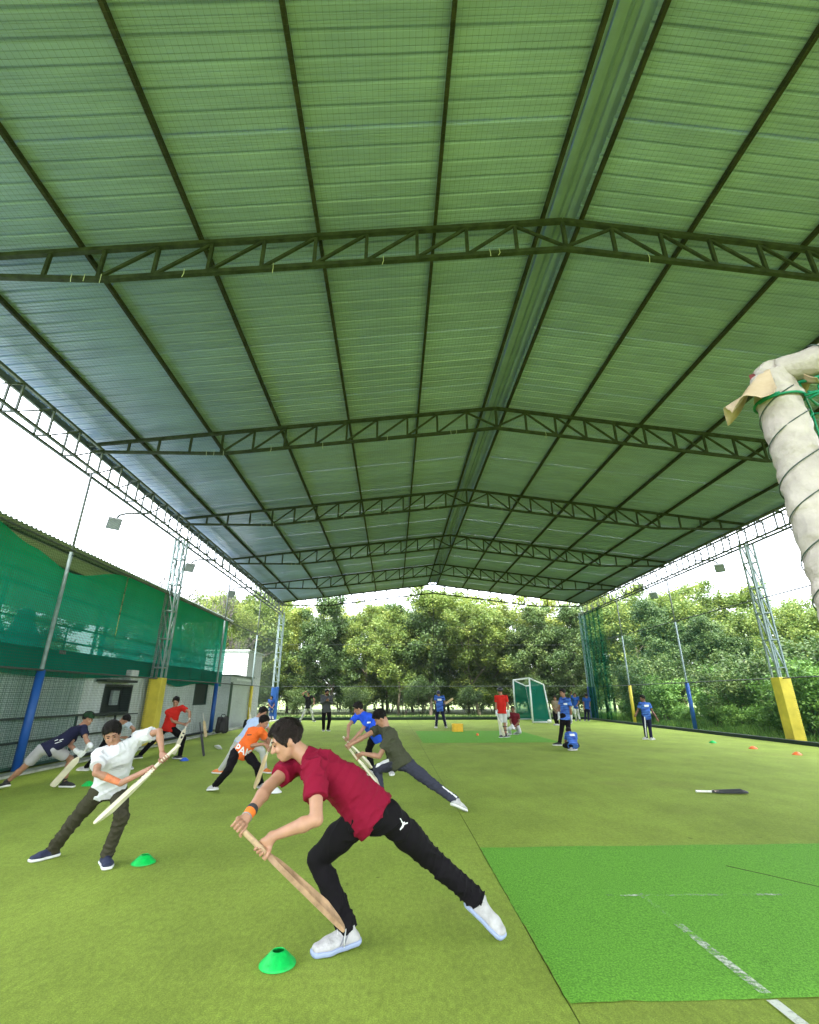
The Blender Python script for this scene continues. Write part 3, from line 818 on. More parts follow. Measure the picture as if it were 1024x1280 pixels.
    for X in 'lr':
        a, t = J['a'+X], J['t'+X]; v = t-a; L = np.linalg.norm(v); w_ = v/L; up = np.array((0,0,1.)); qv = vnorm(up-w_*(up@w_))
        dl = math.asin(min(.9, .045*s/L)); e1 = math.cos(dl)*w_+math.sin(dl)*qv; n1 = math.cos(dl)*qv-math.sin(dl)*w_; e2 = np.cross(n1, e1)
        og = a-n1*.075*s; Ls = L*math.cos(dl)
        def Q(x, y, z): return og+e1*x+e2*y*s+n1*z*s
        fr[X] = (Q, e1, e2, n1)
        pts = [(-.040*s, 0, .034), (.035*s, .006, .036), (Ls*.62, .008, .034), (Ls-.028*s, 0, .030)]
        sh = Sdf(); so = Sdf()
        for y in (-.016, .016):
            P = [Q(x, y+yy, z) for x, yy, z in pts]
            for j in range(3):
                ra, rb = (.036, .034, .036, .030)[j]*s, (.036, .034, .036, .030)[j+1]*s
                sh.cone(P[j], P[j+1], ra, rb, .02); so.cone(P[j]-n1*.008*s, P[j+1]-n1*.008*s, ra+.009*s, rb+.009*s, .015)
        sh.cone(Q(-.010*s,0,.05), Q(-.006*s,0,.112), .041*s, .038*s, .025, cuts=[(Q(0,0,.112), vnorm(n1-e1*.15))])
        sh.cone(Q(.012*s,0,.085), Q(Ls*.55,0,.052), .030*s, .026*s, .03)
        sh.cut(Q(0,0,.026), -n1)
        so.cut(Q(0,0,.031), n1); so.cut(Q(0,0,.002), -n1)
        so_h = min(h, .009)
        shoe_o = sd_obj('shoe', sh, so_h, MATS[shoe[0]], root); sd_obj('sole', so, so_h, MATS[shoe[1]], root, parent=shoe_o)
        if sock:
            sk = Sdf(); sk.cone(Q(-.006*s,0,.09), lerp(a, J['k'+X], .18), .038*s, .040*s, .01); sd_obj('sock', sk, so_h, MATS[sock], root)
    # ---- gloves, pads
    for X in gloves:
        gl = Sdf(); W_ = J['w'+X]; E_ = J['e'+X]; gd = vnorm(W_-E_)
        gl.cone(W_-gd*.07*s, W_, .044*s, .040*s, .01)
        if X in grips:
            K, T = np.array(grips[X][0]), np.array(grips[X][1]); grip(gl, W_, K, T, .0175, .0165, side=grips[X][2] if len(grips[X]) > 2 else 1, big=1.3)
        else: open_hand(gl, W_, gd, f, 1.5*s, side=1 if X == 'l' else -1)
        sd_obj('glove', gl, h, MATS[gloves[X]], root)
    if pads:
        for X in pads:
            pd = Sdf(); Kn, An, Hp, To = J['k'+X], J['a'+X], J['h'+X], J['t'+X]; fw = vnorm(To-An); ax_ = vnorm(Kn-An); fw = vnorm(fw-ax_*(fw@ax_)); sd_ = np.cross(fw, ax_)
            top = Kn+ax_*.16*s
            for y in (-.05, -.017, .017, .05): pd.cone(An+fw*(.055-.3*abs(y))*s+sd_*y*s+ax_*.02*s, top+fw*(.055-.3*abs(y))*s+sd_*y*s*.9, .026*s, .024*s, .012)
            pd.ell(Kn+fw*.06*s, np.stack([sd_, fw, ax_]), np.array((.075,.04,.07))*s, .02)
            po = sd_obj('leg_pad', pd, h, MATS['pad_white'], root)
            sm = MB()
            for tt in (.12, .42, .72):
                p0 = lerp(An, Kn, tt); R0 = .075*s
                sm.tube([p0+R0*(math.cos(a_)*sd_-math.sin(a_)*fw) for a_ in np.linspace(-.4, 3.54, 9)], .013*s, 6)
            sm.build('pad_strap', MATS['strap_dark'], po, True, off=root.location)
    return dict(root=root, shirt=shirt_o, trou=trou, body=body, J=J, u=u, r=r, f=f, hm=hm, nb=nb, s=s, H=H, foot=fr)

# joints of every figure, metres: (standing height, {joint: xyz})
POSE = {
 'man': (1.75, {'hd': (-0.720, 3.635, 1.171), 'nb': (-0.565, 3.656, 1.064), 'sl': (-0.495, 3.481, 1.017), 'sr': (-0.678, 3.810, 1.021), 'el': (-0.443, 3.323, 0.772), 'er': (-0.793, 3.561, 0.909), 'wl': (-0.696, 3.326, 0.687), 'wr': (-0.858, 3.337, 0.782), 'hl': (-0.023, 3.687, 0.709), 'hr': (-0.200, 3.616, 0.725), 'kl': (0.258, 3.867, 0.437), 'kr': (-0.484, 3.795, 0.457), 'al': (0.586, 3.923, 0.173), 'ar': (-0.268, 3.752, 0.084), 'tl': (0.720, 3.812, 0.029), 'tr': (-0.463, 3.648, 0.028)}),
 'whiteboy': (1.5, {'hd': (-2.747, 5.286, 1.112), 'nb': (-2.657, 5.308, 0.984), 'sl': (-2.534, 5.403, 1.064), 'sr': (-2.812, 5.271, 0.931), 'el': (-2.306, 5.310, 1.130), 'er': (-2.713, 5.078, 0.797), 'wl': (-2.213, 5.249, 0.931), 'wr': (-2.514, 5.163, 0.702), 'hl': (-2.709, 5.541, 0.578), 'hr': (-2.838, 5.427, 0.589), 'kl': (-2.511, 5.295, 0.397), 'kr': (-3.070, 5.523, 0.324), 'al': (-2.640, 5.402, 0.070), 'ar': (-3.284, 5.656, 0.065), 'tl': (-2.534, 5.251, 0.028), 'tr': (-3.380, 5.495, 0.028)}),
 'navy': (1.6, {'hd': (-5.409, 9.513, 1.085), 'nb': (-5.488, 9.460, 0.938), 'sl': (-5.359, 9.339, 0.935), 'sr': (-5.611, 9.561, 0.856), 'el': (-5.192, 9.215, 0.761), 'er': (-5.539, 9.381, 0.665), 'wl': (-5.020, 9.065, 0.677), 'wr': (-5.336, 9.282, 0.575), 'hl': (-5.725, 9.211, 0.624), 'hr': (-5.900, 9.222, 0.624), 'kl': (-5.578, 9.530, 0.449), 'kr': (-6.166, 9.292, 0.348), 'al': (-5.629, 9.597, 0.071), 'ar': (-6.454, 9.377, 0.108), 'tl': (-5.435, 9.568, 0.029), 'tr': (-6.619, 9.452, 0.027)}),
 'grey': (1.55, {'hd': (-5.719, 11.421, 0.986), 'nb': (-5.854, 11.438, 0.899), 'sl': (-5.684, 11.454, 0.907), 'sr': (-6.014, 11.500, 0.874), 'el': (-5.463, 11.348, 0.812), 'er': (-6.010, 11.626, 0.643), 'wl': (-5.540, 11.518, 0.667), 'wr': (-5.775, 11.630, 0.628), 'hl': (-5.981, 11.675, 0.562), 'hr': (-6.149, 11.702, 0.586), 'kl': (-5.650, 11.609, 0.382), 'kr': (-6.156, 11.447, 0.306), 'al': (-5.690, 11.802, 0.065), 'ar': (-6.415, 11.577, 0.068), 'tl': (-5.520, 11.716, 0.029), 'tr': (-6.602, 11.606, 0.029)}),
 'red': (1.6, {'hd': (-5.529, 13.417, 1.336), 'nb': (-5.528, 13.421, 1.167), 'sl': (-5.352, 13.401, 1.185), 'sr': (-5.681, 13.405, 1.079), 'el': (-5.110, 13.328, 1.086), 'er': (-5.507, 13.365, 0.873), 'wl': (-5.045, 13.241, 0.869), 'wr': (-5.278, 13.431, 0.807), 'hl': (-5.543, 13.437, 0.711), 'hr': (-5.715, 13.458, 0.679), 'kl': (-5.264, 13.567, 0.468), 'kr': (-5.993, 13.520, 0.408), 'al': (-5.277, 13.543, 0.073), 'ar': (-6.220, 13.466, 0.095), 'tl': (-5.459, 13.612, 0.029), 'tr': (-6.394, 13.541, 0.031)}),
 'orange': (1.5, {'hd': (-2.236, 9.214, 1.027), 'nb': (-2.345, 9.191, 0.914), 'sl': (-2.242, 9.061, 0.898), 'sr': (-2.473, 9.284, 0.858), 'el': (-2.142, 9.241, 0.748), 'er': (-2.377, 9.133, 0.675), 'wl': (-2.050, 9.055, 0.654), 'wr': (-2.156, 9.079, 0.701), 'hl': (-2.526, 9.316, 0.552), 'hr': (-2.670, 9.235, 0.546), 'kl': (-2.262, 9.145, 0.363), 'kr': (-2.659, 8.932, 0.338), 'al': (-2.221, 9.351, 0.066), 'ar': (-2.892, 9.052, 0.088), 'tl': (-2.103, 9.210, 0.030), 'tr': (-3.026, 9.166, 0.027)}),
 'lightblue': (1.55, {'hd': (-2.711, 10.990, 1.136), 'nb': (-2.810, 10.960, 1.008), 'sl': (-2.672, 10.860, 0.986), 'sr': (-2.957, 11.029, 0.948), 'el': (-2.533, 10.980, 0.798), 'er': (-2.913, 11.007, 0.687), 'wl': (-2.503, 11.021, 0.568), 'wr': (-2.688, 11.048, 0.622), 'hl': (-2.952, 10.876, 0.611), 'hr': (-3.065, 10.747, 0.617), 'kl': (-2.654, 11.019, 0.422), 'kr': (-3.255, 10.887, 0.322), 'al': (-2.590, 11.129, 0.068), 'ar': (-3.463, 11.065, 0.067), 'tl': (-2.447, 11.004, 0.030), 'tr': (-3.634, 11.142, 0.027)}),
 'olive': (1.65, {'hd': (-0.185, 7.801, 1.145), 'nb': (-0.091, 7.786, 0.998), 'sl': (-0.172, 7.950, 1.011), 'sr': (-0.043, 7.640, 0.895), 'el': (-0.398, 7.825, 0.904), 'er': (-0.186, 7.659, 0.652), 'wl': (-0.612, 7.756, 0.793), 'wr': (-0.430, 7.711, 0.683), 'hl': (0.052, 7.709, 0.568), 'hr': (0.233, 7.678, 0.536), 'kl': (-0.218, 7.985, 0.447), 'kr': (0.555, 7.549, 0.320), 'al': (-0.147, 7.876, 0.071), 'ar': (0.861, 7.358, 0.140), 'tl': (-0.313, 7.760, 0.030), 'tr': (0.995, 7.461, 0.026)}),
 'blue': (1.6, {'hd': (-0.688, 10.385, 1.219), 'nb': (-0.568, 10.322, 1.120), 'sl': (-0.700, 10.439, 1.094), 'sr': (-0.453, 10.200, 1.062), 'el': (-0.856, 10.305, 0.917), 'er': (-0.596, 10.208, 0.829), 'wl': (-0.851, 10.172, 0.713), 'wr': (-0.770, 10.188, 0.660), 'hl': (-0.360, 10.462, 0.744), 'hr': (-0.208, 10.372, 0.743), 'kl': (-0.475, 10.697, 0.451), 'kr': (-0.072, 10.551, 0.422), 'al': (-0.392, 10.765, 0.074), 'ar': (-0.024, 10.752, 0.094), 'tl': (-0.540, 10.637, 0.032), 'tr': (-0.006, 10.563, 0.031)}),
 'coach': (1.75, {'hd': (-3.015, 23.681, 1.609), 'nb': (-3.025, 23.676, 1.423), 'sl': (-2.847, 23.751, 1.414), 'sr': (-3.218, 23.687, 1.442), 'el': (-2.770, 23.607, 1.166), 'er': (-3.212, 23.567, 1.169), 'wl': (-2.904, 23.399, 1.264), 'wr': (-2.990, 23.465, 1.275), 'hl': (-2.902, 23.671, 0.889), 'hr': (-3.094, 23.658, 0.888), 'kl': (-2.828, 23.617, 0.470), 'kr': (-3.092, 23.590, 0.465), 'al': (-2.897, 23.752, 0.075), 'ar': (-3.089, 23.754, 0.074), 'tl': (-2.797, 23.563, 0.030), 'tr': (-3.076, 23.540, 0.030)}),
 'black': (1.75, {'hd': (-5.258, 32.290, 1.580), 'nb': (-5.254, 32.296, 1.395), 'sl': (-5.073, 32.286, 1.464), 'sr': (-5.438, 32.358, 1.399), 'el': (-4.852, 32.234, 1.273), 'er': (-5.633, 32.254, 1.598), 'wl': (-4.848, 32.074, 1.060), 'wr': (-5.422, 32.129, 1.701), 'hl': (-5.133, 32.284, 0.864), 'hr': (-5.326, 32.295, 0.858), 'kl': (-4.951, 32.269, 0.475), 'kr': (-5.443, 32.280, 0.446), 'al': (-4.854, 32.364, 0.075), 'ar': (-5.641, 32.230, 0.075), 'tl': (-4.707, 32.208, 0.030), 'tr': (-5.811, 32.360, 0.030)}),
 'woman': (1.65, {'hd': (-7.889, 33.992, 1.358), 'nb': (-7.899, 33.994, 1.183), 'sl': (-7.723, 33.971, 1.227), 'sr': (-8.072, 34.040, 1.220), 'el': (-7.688, 34.000, 0.950), 'er': (-8.049, 33.965, 0.950), 'wl': (-7.729, 33.802, 0.801), 'wr': (-7.863, 33.868, 0.812), 'hl': (-7.775, 34.009, 0.682), 'hr': (-7.956, 34.010, 0.682), 'kl': (-7.758, 34.093, 0.286), 'kr': (-7.937, 34.092, 0.286), 'al': (-7.640, 33.779, 0.070), 'ar': (-7.817, 33.779, 0.070), 'tl': (-7.740, 33.954, 0.029), 'tr': (-7.918, 33.954, 0.029)}),
 'batsman': (1.7, {'hd': (2.252, 25.612, 1.583), 'nb': (2.285, 25.607, 1.406), 'sl': (2.104, 25.561, 1.429), 'sr': (2.471, 25.573, 1.416), 'el': (2.087, 25.590, 1.142), 'er': (2.582, 25.676, 1.170), 'wl': (2.323, 25.559, 1.041), 'wr': (2.517, 25.471, 1.027), 'hl': (2.210, 25.603, 0.893), 'hr': (2.397, 25.592, 0.881), 'kl': (2.154, 25.600, 0.480), 'kr': (2.482, 25.579, 0.472), 'al': (2.112, 25.562, 0.073), 'ar': (2.578, 25.560, 0.073), 'tl': (2.091, 25.769, 0.030), 'tr': (2.640, 25.758, 0.030)}),
 'redbat': (1.75, {'hd': (4.109, 19.694, 1.636), 'nb': (4.137, 19.687, 1.454), 'sl': (3.948, 19.698, 1.409), 'sr': (4.326, 19.701, 1.412), 'el': (3.933, 19.699, 1.112), 'er': (4.367, 19.658, 1.121), 'wl': (3.919, 19.698, 0.846), 'wr': (4.388, 19.755, 0.874), 'hl': (4.029, 19.691, 0.922), 'hr': (4.222, 19.684, 0.926), 'kl': (4.054, 19.680, 0.494), 'kr': (4.210, 19.699, 0.497), 'al': (4.083, 19.735, 0.075), 'ar': (4.214, 19.665, 0.075), 'tl': (3.966, 19.556, 0.030), 'tr': (4.383, 19.796, 0.030)}),
 'kneel': (1.6, {'hd': (4.830, 20.905, 0.956), 'nb': (4.870, 20.891, 0.792), 'sl': (5.031, 20.937, 0.732), 'sr': (4.712, 20.812, 0.775), 'el': (5.032, 20.820, 0.486), 'er': (4.685, 20.847, 0.507), 'wl': (4.847, 20.782, 0.331), 'wr': (4.728, 20.681, 0.334), 'hl': (4.975, 20.927, 0.307), 'hr': (4.806, 20.879, 0.309), 'kl': (4.973, 20.577, 0.130), 'kr': (4.556, 20.583, 0.249), 'al': (4.935, 20.958, 0.073), 'ar': (4.667, 20.909, 0.073), 'tl': (4.842, 21.130, 0.030), 'tr': (4.535, 20.765, 0.030)}),
 'kid': (1.7, {'hd': (5.497, 16.595, 1.541), 'nb': (5.534, 16.583, 1.364), 'sl': (5.618, 16.420, 1.323), 'sr': (5.506, 16.769, 1.344), 'el': (5.648, 16.418, 1.036), 'er': (5.401, 16.800, 1.076), 'wl': (5.677, 16.544, 0.812), 'wr': (5.331, 16.647, 0.880), 'hl': (5.577, 16.633, 0.841), 'hr': (5.419, 16.533, 0.841), 'kl': (5.542, 16.508, 0.445), 'kr': (5.362, 16.640, 0.442), 'al': (5.603, 16.671, 0.073), 'ar': (5.217, 16.535, 0.073), 'tl': (5.404, 16.610, 0.030), 'tr': (5.010, 16.551, 0.030)}),
 'crouch': (1.4, {'hd': (5.158, 15.372, 0.483), 'nb': (5.152, 15.231, 0.441), 'sl': (5.021, 15.154, 0.410), 'sr': (5.298, 15.276, 0.409), 'el': (5.002, 15.287, 0.213), 'er': (5.351, 15.373, 0.199), 'wl': (5.081, 15.428, 0.074), 'wr': (5.327, 15.533, 0.061), 'hl': (5.002, 14.905, 0.177), 'hr': (5.154, 14.929, 0.175), 'kl': (4.950, 15.239, 0.114), 'kr': (5.320, 15.223, 0.114), 'al': (5.019, 14.910, 0.073), 'ar': (5.123, 14.951, 0.072), 'tl': (5.004, 15.080, 0.031), 'tr': (5.231, 15.082, 0.031)}),
 'bowler': (1.52, {'hd': (9.035, 18.498, 1.360), 'nb': (9.069, 18.479, 1.205), 'sl': (8.904, 18.458, 1.173), 'sr': (9.231, 18.487, 1.158), 'el': (8.844, 18.593, 0.961), 'er': (9.315, 18.473, 0.913), 'wl': (8.695, 18.480, 0.825), 'wr': (9.388, 18.398, 0.707), 'hl': (9.012, 18.555, 0.755), 'hr': (9.179, 18.565, 0.761), 'kl': (8.939, 18.450, 0.405), 'kr': (9.139, 18.505, 0.396), 'al': (8.990, 18.582, 0.065), 'ar': (9.062, 18.365, 0.065), 'tl': (8.824, 18.497, 0.030), 'tr': (9.216, 18.470, 0.029)}),
 'tan': (1.65, {'hd': (8.671, 27.504, 1.336), 'nb': (8.668, 27.507, 1.161), 'sl': (8.850, 27.509, 1.143), 'sr': (8.504, 27.425, 1.162), 'el': (8.816, 27.473, 0.867), 'er': (8.482, 27.487, 0.889), 'wl': (8.669, 27.317, 0.735), 'wr': (8.603, 27.314, 0.754), 'hl': (8.747, 27.501, 0.657), 'hr': (8.566, 27.502, 0.664), 'kl': (8.632, 27.303, 0.324), 'kr': (8.504, 27.312, 0.312), 'al': (8.728, 27.595, 0.070), 'ar': (8.644, 27.596, 0.070), 'tl': (8.573, 27.466, 0.030), 'tr': (8.475, 27.486, 0.030)}),
 'farblue': (1.7, {'hd': (11.364, 32.003, 1.505), 'nb': (11.356, 32.004, 1.325), 'sl': (11.542, 31.986, 1.346), 'sr': (11.181, 31.935, 1.307), 'el': (11.554, 31.943, 1.060), 'er': (11.149, 32.027, 1.579), 'wl': (11.374, 31.857, 0.896), 'wr': (11.116, 31.799, 1.696), 'hl': (11.412, 32.010, 0.807), 'hr': (11.225, 32.007, 0.813), 'kl': (11.501, 32.128, 0.418), 'kr': (11.209, 31.899, 0.411), 'al': (11.471, 31.907, 0.073), 'ar': (11.331, 32.098, 0.073), 'tl': (11.567, 32.092, 0.030), 'tr': (11.203, 31.934, 0.030)}),
 'fardark': (1.7, {'hd': (12.088, 31.985, 1.472), 'nb': (12.086, 31.980, 1.293), 'sl': (12.271, 32.019, 1.287), 'sr': (11.904, 32.025, 1.286), 'el': (12.247, 31.984, 1.000), 'er': (11.856, 31.993, 1.002), 'wl': (12.187, 31.947, 0.751), 'wr': (11.830, 31.943, 0.750), 'hl': (12.136, 31.994, 0.779), 'hr': (11.951, 32.026, 0.779), 'kl': (12.118, 32.089, 0.373), 'kr': (11.967, 32.183, 0.394), 'al': (11.985, 31.842, 0.073), 'ar': (11.818, 31.975, 0.072), 'tl': (12.108, 32.010, 0.030), 'tr': (11.711, 31.797, 0.030)}),
}
# ================================================================ the players
cloth('tee_maroon', (.215,.006,.028)); cloth('track_black', (.0065,.0055,.007), bump=.3); cloth('polo_white', (.60,.60,.63), .05); cloth('track_olive', (.045,.042,.026))
cloth('tee_navy', (.016,.017,.045)); cloth('shorts_grey', (.40,.385,.40)); cloth('shirt_pale', (.46,.52,.58)); cloth('tee_red', (.52,.022,.016)); cloth('tee_orange', (.80,.145,.028))
cloth('shirt_lightblue', (.40,.50,.70)); cloth('white_trousers', (.52,.52,.51), .05); cloth('tee_olive', (.055,.058,.036)); cloth('track_slate', (.040,.042,.062)); cloth('tee_blue', (.022,.085,.62))
cloth('tee_grey', (.075,.077,.082)); cloth('tee_black', (.016,.016,.018)); cloth('tee_dark_red', (.12,.012,.018)); cloth('shirt_tan', (.20,.16,.11)); cloth('navy_trousers', (.014,.015,.04))
cloth('shirt_farblue', (.02,.07,.28)); cloth('patch_navy', (.02,.022,.045)); cloth('print_white', (.78,.78,.78), .04); cloth('cap_green', (.014,.040,.018)); cloth('wrist_orange', (.85,.22,.04))
M('jersey_blue', (.016,.040,.28), .8, .35, 7, .3, 300, spec=.15, col2=(.07,.17,.52), detail=2, stretch=(.5,.5,3))
M('shoe_white', (.40,.39,.385), .6, .12, 16, .4, 60, col2=(.45,.44,.43)); M('sole_white', (.74,.74,.72), .6, .06); M('sole_pale_blue', (.30,.36,.52), .5, .1)
M('shoe_navy', (.018,.024,.06), .7, .2, 20, .3, 150); M('shoe_black', (.015,.015,.016), .6, .2); M('shoe_grey', (.20,.20,.22), .6, .2); M('sock_white', (.76,.76,.76), .8, .05)
M('glove_white', (.72,.72,.72), .7, .12, 12, .5, 40); M('helmet_navy', (.02,.03,.09), .35, .1); M('helmet_dark', (.02,.02,.03), .35, .1); M('steel_grey', (.35,.36,.38), .4, .1, metal=.6)
M('pad_white', (.72,.70,.64), .7, .08, 10, .3, 60); M('strap_dark', (.03,.03,.035), .8); M('shoe_orange', (.80,.22,.05), .6, .1)
A3 = np.array
bt, bm_ = bat((-.905,3.265,.775), (-.270,3.415,.212), 'scuffed brown wooden bat in the hands of the man in maroon', (-.66,-.30,-.69), 'bat_old', 'grip_tan', marks=None)
p = person('man', 'man in maroon t-shirt and black trackpants lunging forward with a bat', (-.86,-.24,-.44), 'a', 'tee_maroon', .60, .0, 'track_black',
    shoe=('shoe_white','sole_pale_blue'), hair='hair_brown', grips={'r': (bm_[0], bm_[1], 1, -.01), 'l': (bm_[0], bm_[1], -1, .0)}, bulk=1.0, h=.0075, hb=.0055, seed=3, fold=.024, face_up=(-.12,0,1), fringe=.3, strands=True, loose=1.1, sock='strap_dark')
J = p['J']
# wrist bands, belt mark, shoe laces, thigh emblem
wb = Sdf(); a = lerp(J['er'], J['wr'], .80); b = lerp(J['er'], J['wr'], .90); wb.cone(a, b, .034, .032, .004); sd_obj('wrist_band', wb, .005, MATS['wrist_orange'], p['root'], parent=p['body'])
wb = Sdf(); a = lerp(J['er'], J['wr'], .76); b = lerp(J['er'], J['wr'], .775); wb.cone(a, b, .0355, .0355, .002); sd_obj('wrist_thread', wb, .005, MATS['strap_dark'], p['root'], parent=p['body'])
wb = MB(); c = lerp(J['er'], J['wr'], .985); d = vnorm(J['wr']-J['er']); x = vnorm(np.cross(d, (0,0,1))); y = np.cross(d, x)
wb.tube([c+.031*(math.cos(t)*x+math.sin(t)*y) for t in np.linspace(0, 6.283, 25)], .003, 6); wb.build('bangle', MATS['steel_grey'], p['body'], True, off=p['root'].location)
thigh = vnorm(J['kl']-J['hl']); out = A3((-.1,-.9,.25)); across = vnorm(np.cross(thigh, out))
def emblem(sz):
    return [[(x*sz, y*sz) for x, y in q] for q in ([(-.08,.05),(-.42,.52),(-.30,.56),(.06,.14)], [(-.08,.05),(.06,.14),(.30,.20),(.62,.28),(.60,.16),(.16,-.02)], [(-.08,.05),(.16,-.02),(.02,-.30),(-.34,-.62),(-.42,-.52),(-.14,-.16)], [(.0,.16),(.10,.30),(.22,.28),(.18,.14)])]
decal('thigh_emblem', emblem(.052), J['hl']+thigh*.14+A3((.005,-.05,.035)), (1,.0,0), (0,.35,1), p['trou'], p['root'], MATS['print_white'], p['trou'], .004)
for X in 'lr':
    Q, e1, e2, n1 = p['foot'][X]; lm = MB()
    for k, t in enumerate((.045, .065, .085, .105)):
        z = .118-.012*k; sg = 1 if k % 2 else -1
        lm.tube([Q(t, -.026*sg, z-.022), Q(t+.004, 0, z-.004), Q(t+.012, .026*sg, z-.022)], .0035, 6)
    lm.tube([Q(.04,0,.115), Q(.03,-.05,.10), Q(.045,-.075,.07), Q(.06,-.07,.035)], .0036, 6); lm.tube([Q(.04,0,.115), Q(.03,.045,.105), Q(.05,.07,.07), Q(.055,.075,.03)], .0036, 6)
    lm.build('lace', MATS['sole_white'], p['root'], True, off=p['root'].location)
    so_ = [o for o in p['root'].children if o.name.split('.')[0] == 'shoe'][0 if X == 'l' else 1]
    for sg in (-1, 1):
        decal('shoe_stripe', [[(-.03,-.018),(-.018,-.018),(.018,.022),(.006,.022)], [(-.008,-.018),(.004,-.018),(.04,.022),(.028,.022)]], Q(.05, 0, .055), e1*sg, n1, so_, p['root'], M('stripe_grey', (.20,.21,.23), .6), so_, .0025)

bt, bm_ = bat((-2.050,5.22,1.018), (-2.612,5.02,.418), 'pale willow bat held across the body of the boy in white polo', (-.75,-.35,.55), 'bat_white', 'grip_cream', marks=[(.36,.05,.02,'sticker_dark'),(.40,.06,.02,'sticker_dark'),(.44,.045,.02,'sticker_dark'),(.31,.03,.012,'sticker_dark')])
p = person('whiteboy', 'boy in white polo and olive trousers swinging a pale bat sideways', (.42,-.75,-.50), 'b', 'polo_white', .66, .0, 'track_olive', shoe=('shoe_navy','sole_white'), sock='sock_white',
    grips={'l': (bm_[0], bm_[1], 1, .0), 'r': (bm_[0], bm_[1], -1, -.02)}, bulk=.93, h=.008, hb=.006, seed=5, fold=.02, face_up=(-.15,-.1,.98), fringe=.35, strands=True, loose=1.3)
for X, sg in (('r', 1), ('l', -1)):
    c = lerp(p['nb'], p['J']['s'+X], .62)
    decal('shoulder_patch', [rect(.075,.045)], c+p['u']*.02+p['f']*.08, p['r'], p['u'], p['shirt'], p['root'], MATS['patch_navy'], p['shirt'], .004)
decal('chest_print', [rect(.10,.012,0,.02), rect(.12,.010,0,0), rect(.08,.008,0,-.018)], lerp(p['hm'], p['nb'], .66)+p['f']*.1, p['r']*-1, p['u'], p['shirt'], p['root'], cloth('print_grey', (.48,.48,.51)), p['shirt'], .003)
wb = Sdf(); a = lerp(p['J']['er'], p['J']['wr'], .35); b = lerp(p['J']['er'], p['J']['wr'], .95); wb.cone(a, b, .033, .027, .004); sd_obj('arm_sleeve', wb, .006, M('sleeve_orange', (.62,.20,.09), .7, .2, 30, .3, 60), p['root'], parent=p['body'])

bt, bm_ = bat((-5.172,9.33,.683), (-5.700,9.40,.045), 'pale bat reaching the turf behind the leg of the boy in navy', (.8,-.5,.3), 'bat_white', 'grip_white')
p = person('navy', 'boy in navy t-shirt, grey shorts and dark cap lunging beside the netting', (.88,-.42,-.22), 'b', 'tee_navy', .60, .02, 'shorts_grey', .72, shoe=('shoe_black','sole_white'), cap='cap_green',
    grips={'l': (bm_[0], bm_[1], 1), 'r': (bm_[0], bm_[1], -1)}, gloves={'l': 'glove_white', 'r': 'glove_white'}, bulk=.97, h=.010, seed=7, sock='strap_dark')
decal('chest_print', [rect(.05,.012,-.03,.01), rect(.05,.012,.04,-.01), rect(.09,.008,0,-.035)], lerp(p['hm'], p['nb'], .55)+A3((0,-.1,-.03)), (1,0,.35), (-.35,0,1), p['shirt'], p['root'], MATS['print_white'], p['shirt'], .004)

p = person('grey', 'boy in pale grey shirt and black trousers bending behind the boy in white', (.35,-.55,-.72), 'b', 'shirt_pale', .62, .10, 'track_black', shoe=('shoe_white','sole_white'), bulk=.95, h=.012, seed=8, face_up=(.3,.3,.9))

bt, bm_ = bat((-5.02,13.17,.955), (-5.225,13.02,.16), 'pale bat held upright by the boy in red by the yellow pad', (.85,-.5,.1), 'bat_white', 'grip_white', marks=[(.36,.06,.03,'sticker_dark'),(.45,.05,.05,'sticker_dark')])
p = person('red', 'boy in red t-shirt and black trousers lunging before the yellow padded column', (.15,-.85,-.5), 'b', 'tee_red', .60, .03, 'track_black', shoe=('shoe_black','sole_white'),
    grips={'l': (bm_[0], bm_[1], 1), 'r': (bm_[0], bm_[1], -1)}, bulk=.97, h=.011, seed=9, fold=.011)

bt, bm_ = bat((-2.005,8.96,.775), (-2.262,9.10,.045), 'pale bat standing by the front foot of the boy in orange', (-.85,-.5,.1), 'bat_willow', 'grip_cream')
p = person('orange', 'boy in orange lettered shirt and black trousers lunging with a bat', (.85,-.32,-.42), 'b', 'tee_orange', .60, .05, 'track_black', shoe=('shoe_white','sole_white'),
    grips={'r': (bm_[0], bm_[1], 1), 'l': (bm_[0], bm_[1], -1)}, bulk=1.0, h=.009, seed=11, fold=.013, strands=True, loose=1.2)
decal('shirt_lettering', text_polys('PAK', .17), lerp(p['hm'], p['nb'], .16)+A3((.03,-.1,-.02)), (.93,0,-.36), (.36,0,.93), p['shirt'], p['root'], MATS['print_white'], p['shirt'], .004)
decal('shoulder_stripe', [rect(.10,.016)], lerp(p['nb'], p['J']['sr'], .8)+A3((.01,-.1,-.03)), (.98,0,.1), (0,0,1), p['shirt'], p['root'], MATS['strap_dark'], p['shirt'], .004)

bt, bm_ = bat((-2.02,10.70,.74), (-2.22,10.95,.05), 'pale bat half hidden behind the boy in orange', (-.2,-.95,.1), 'bat_white', 'grip_cream')
p = person('lightblue', 'boy in light blue shirt and white trousers lunging behind the boy in orange', (.82,-.3,-.48), 'b', 'shirt_lightblue', .62, .08, 'white_trousers', shoe=('shoe_orange','sole_white'), bulk=.98, h=.012, seed=12,
    grips={'r': (bm_[0], bm_[1], 1), 'l': (bm_[0], bm_[1], -1)})

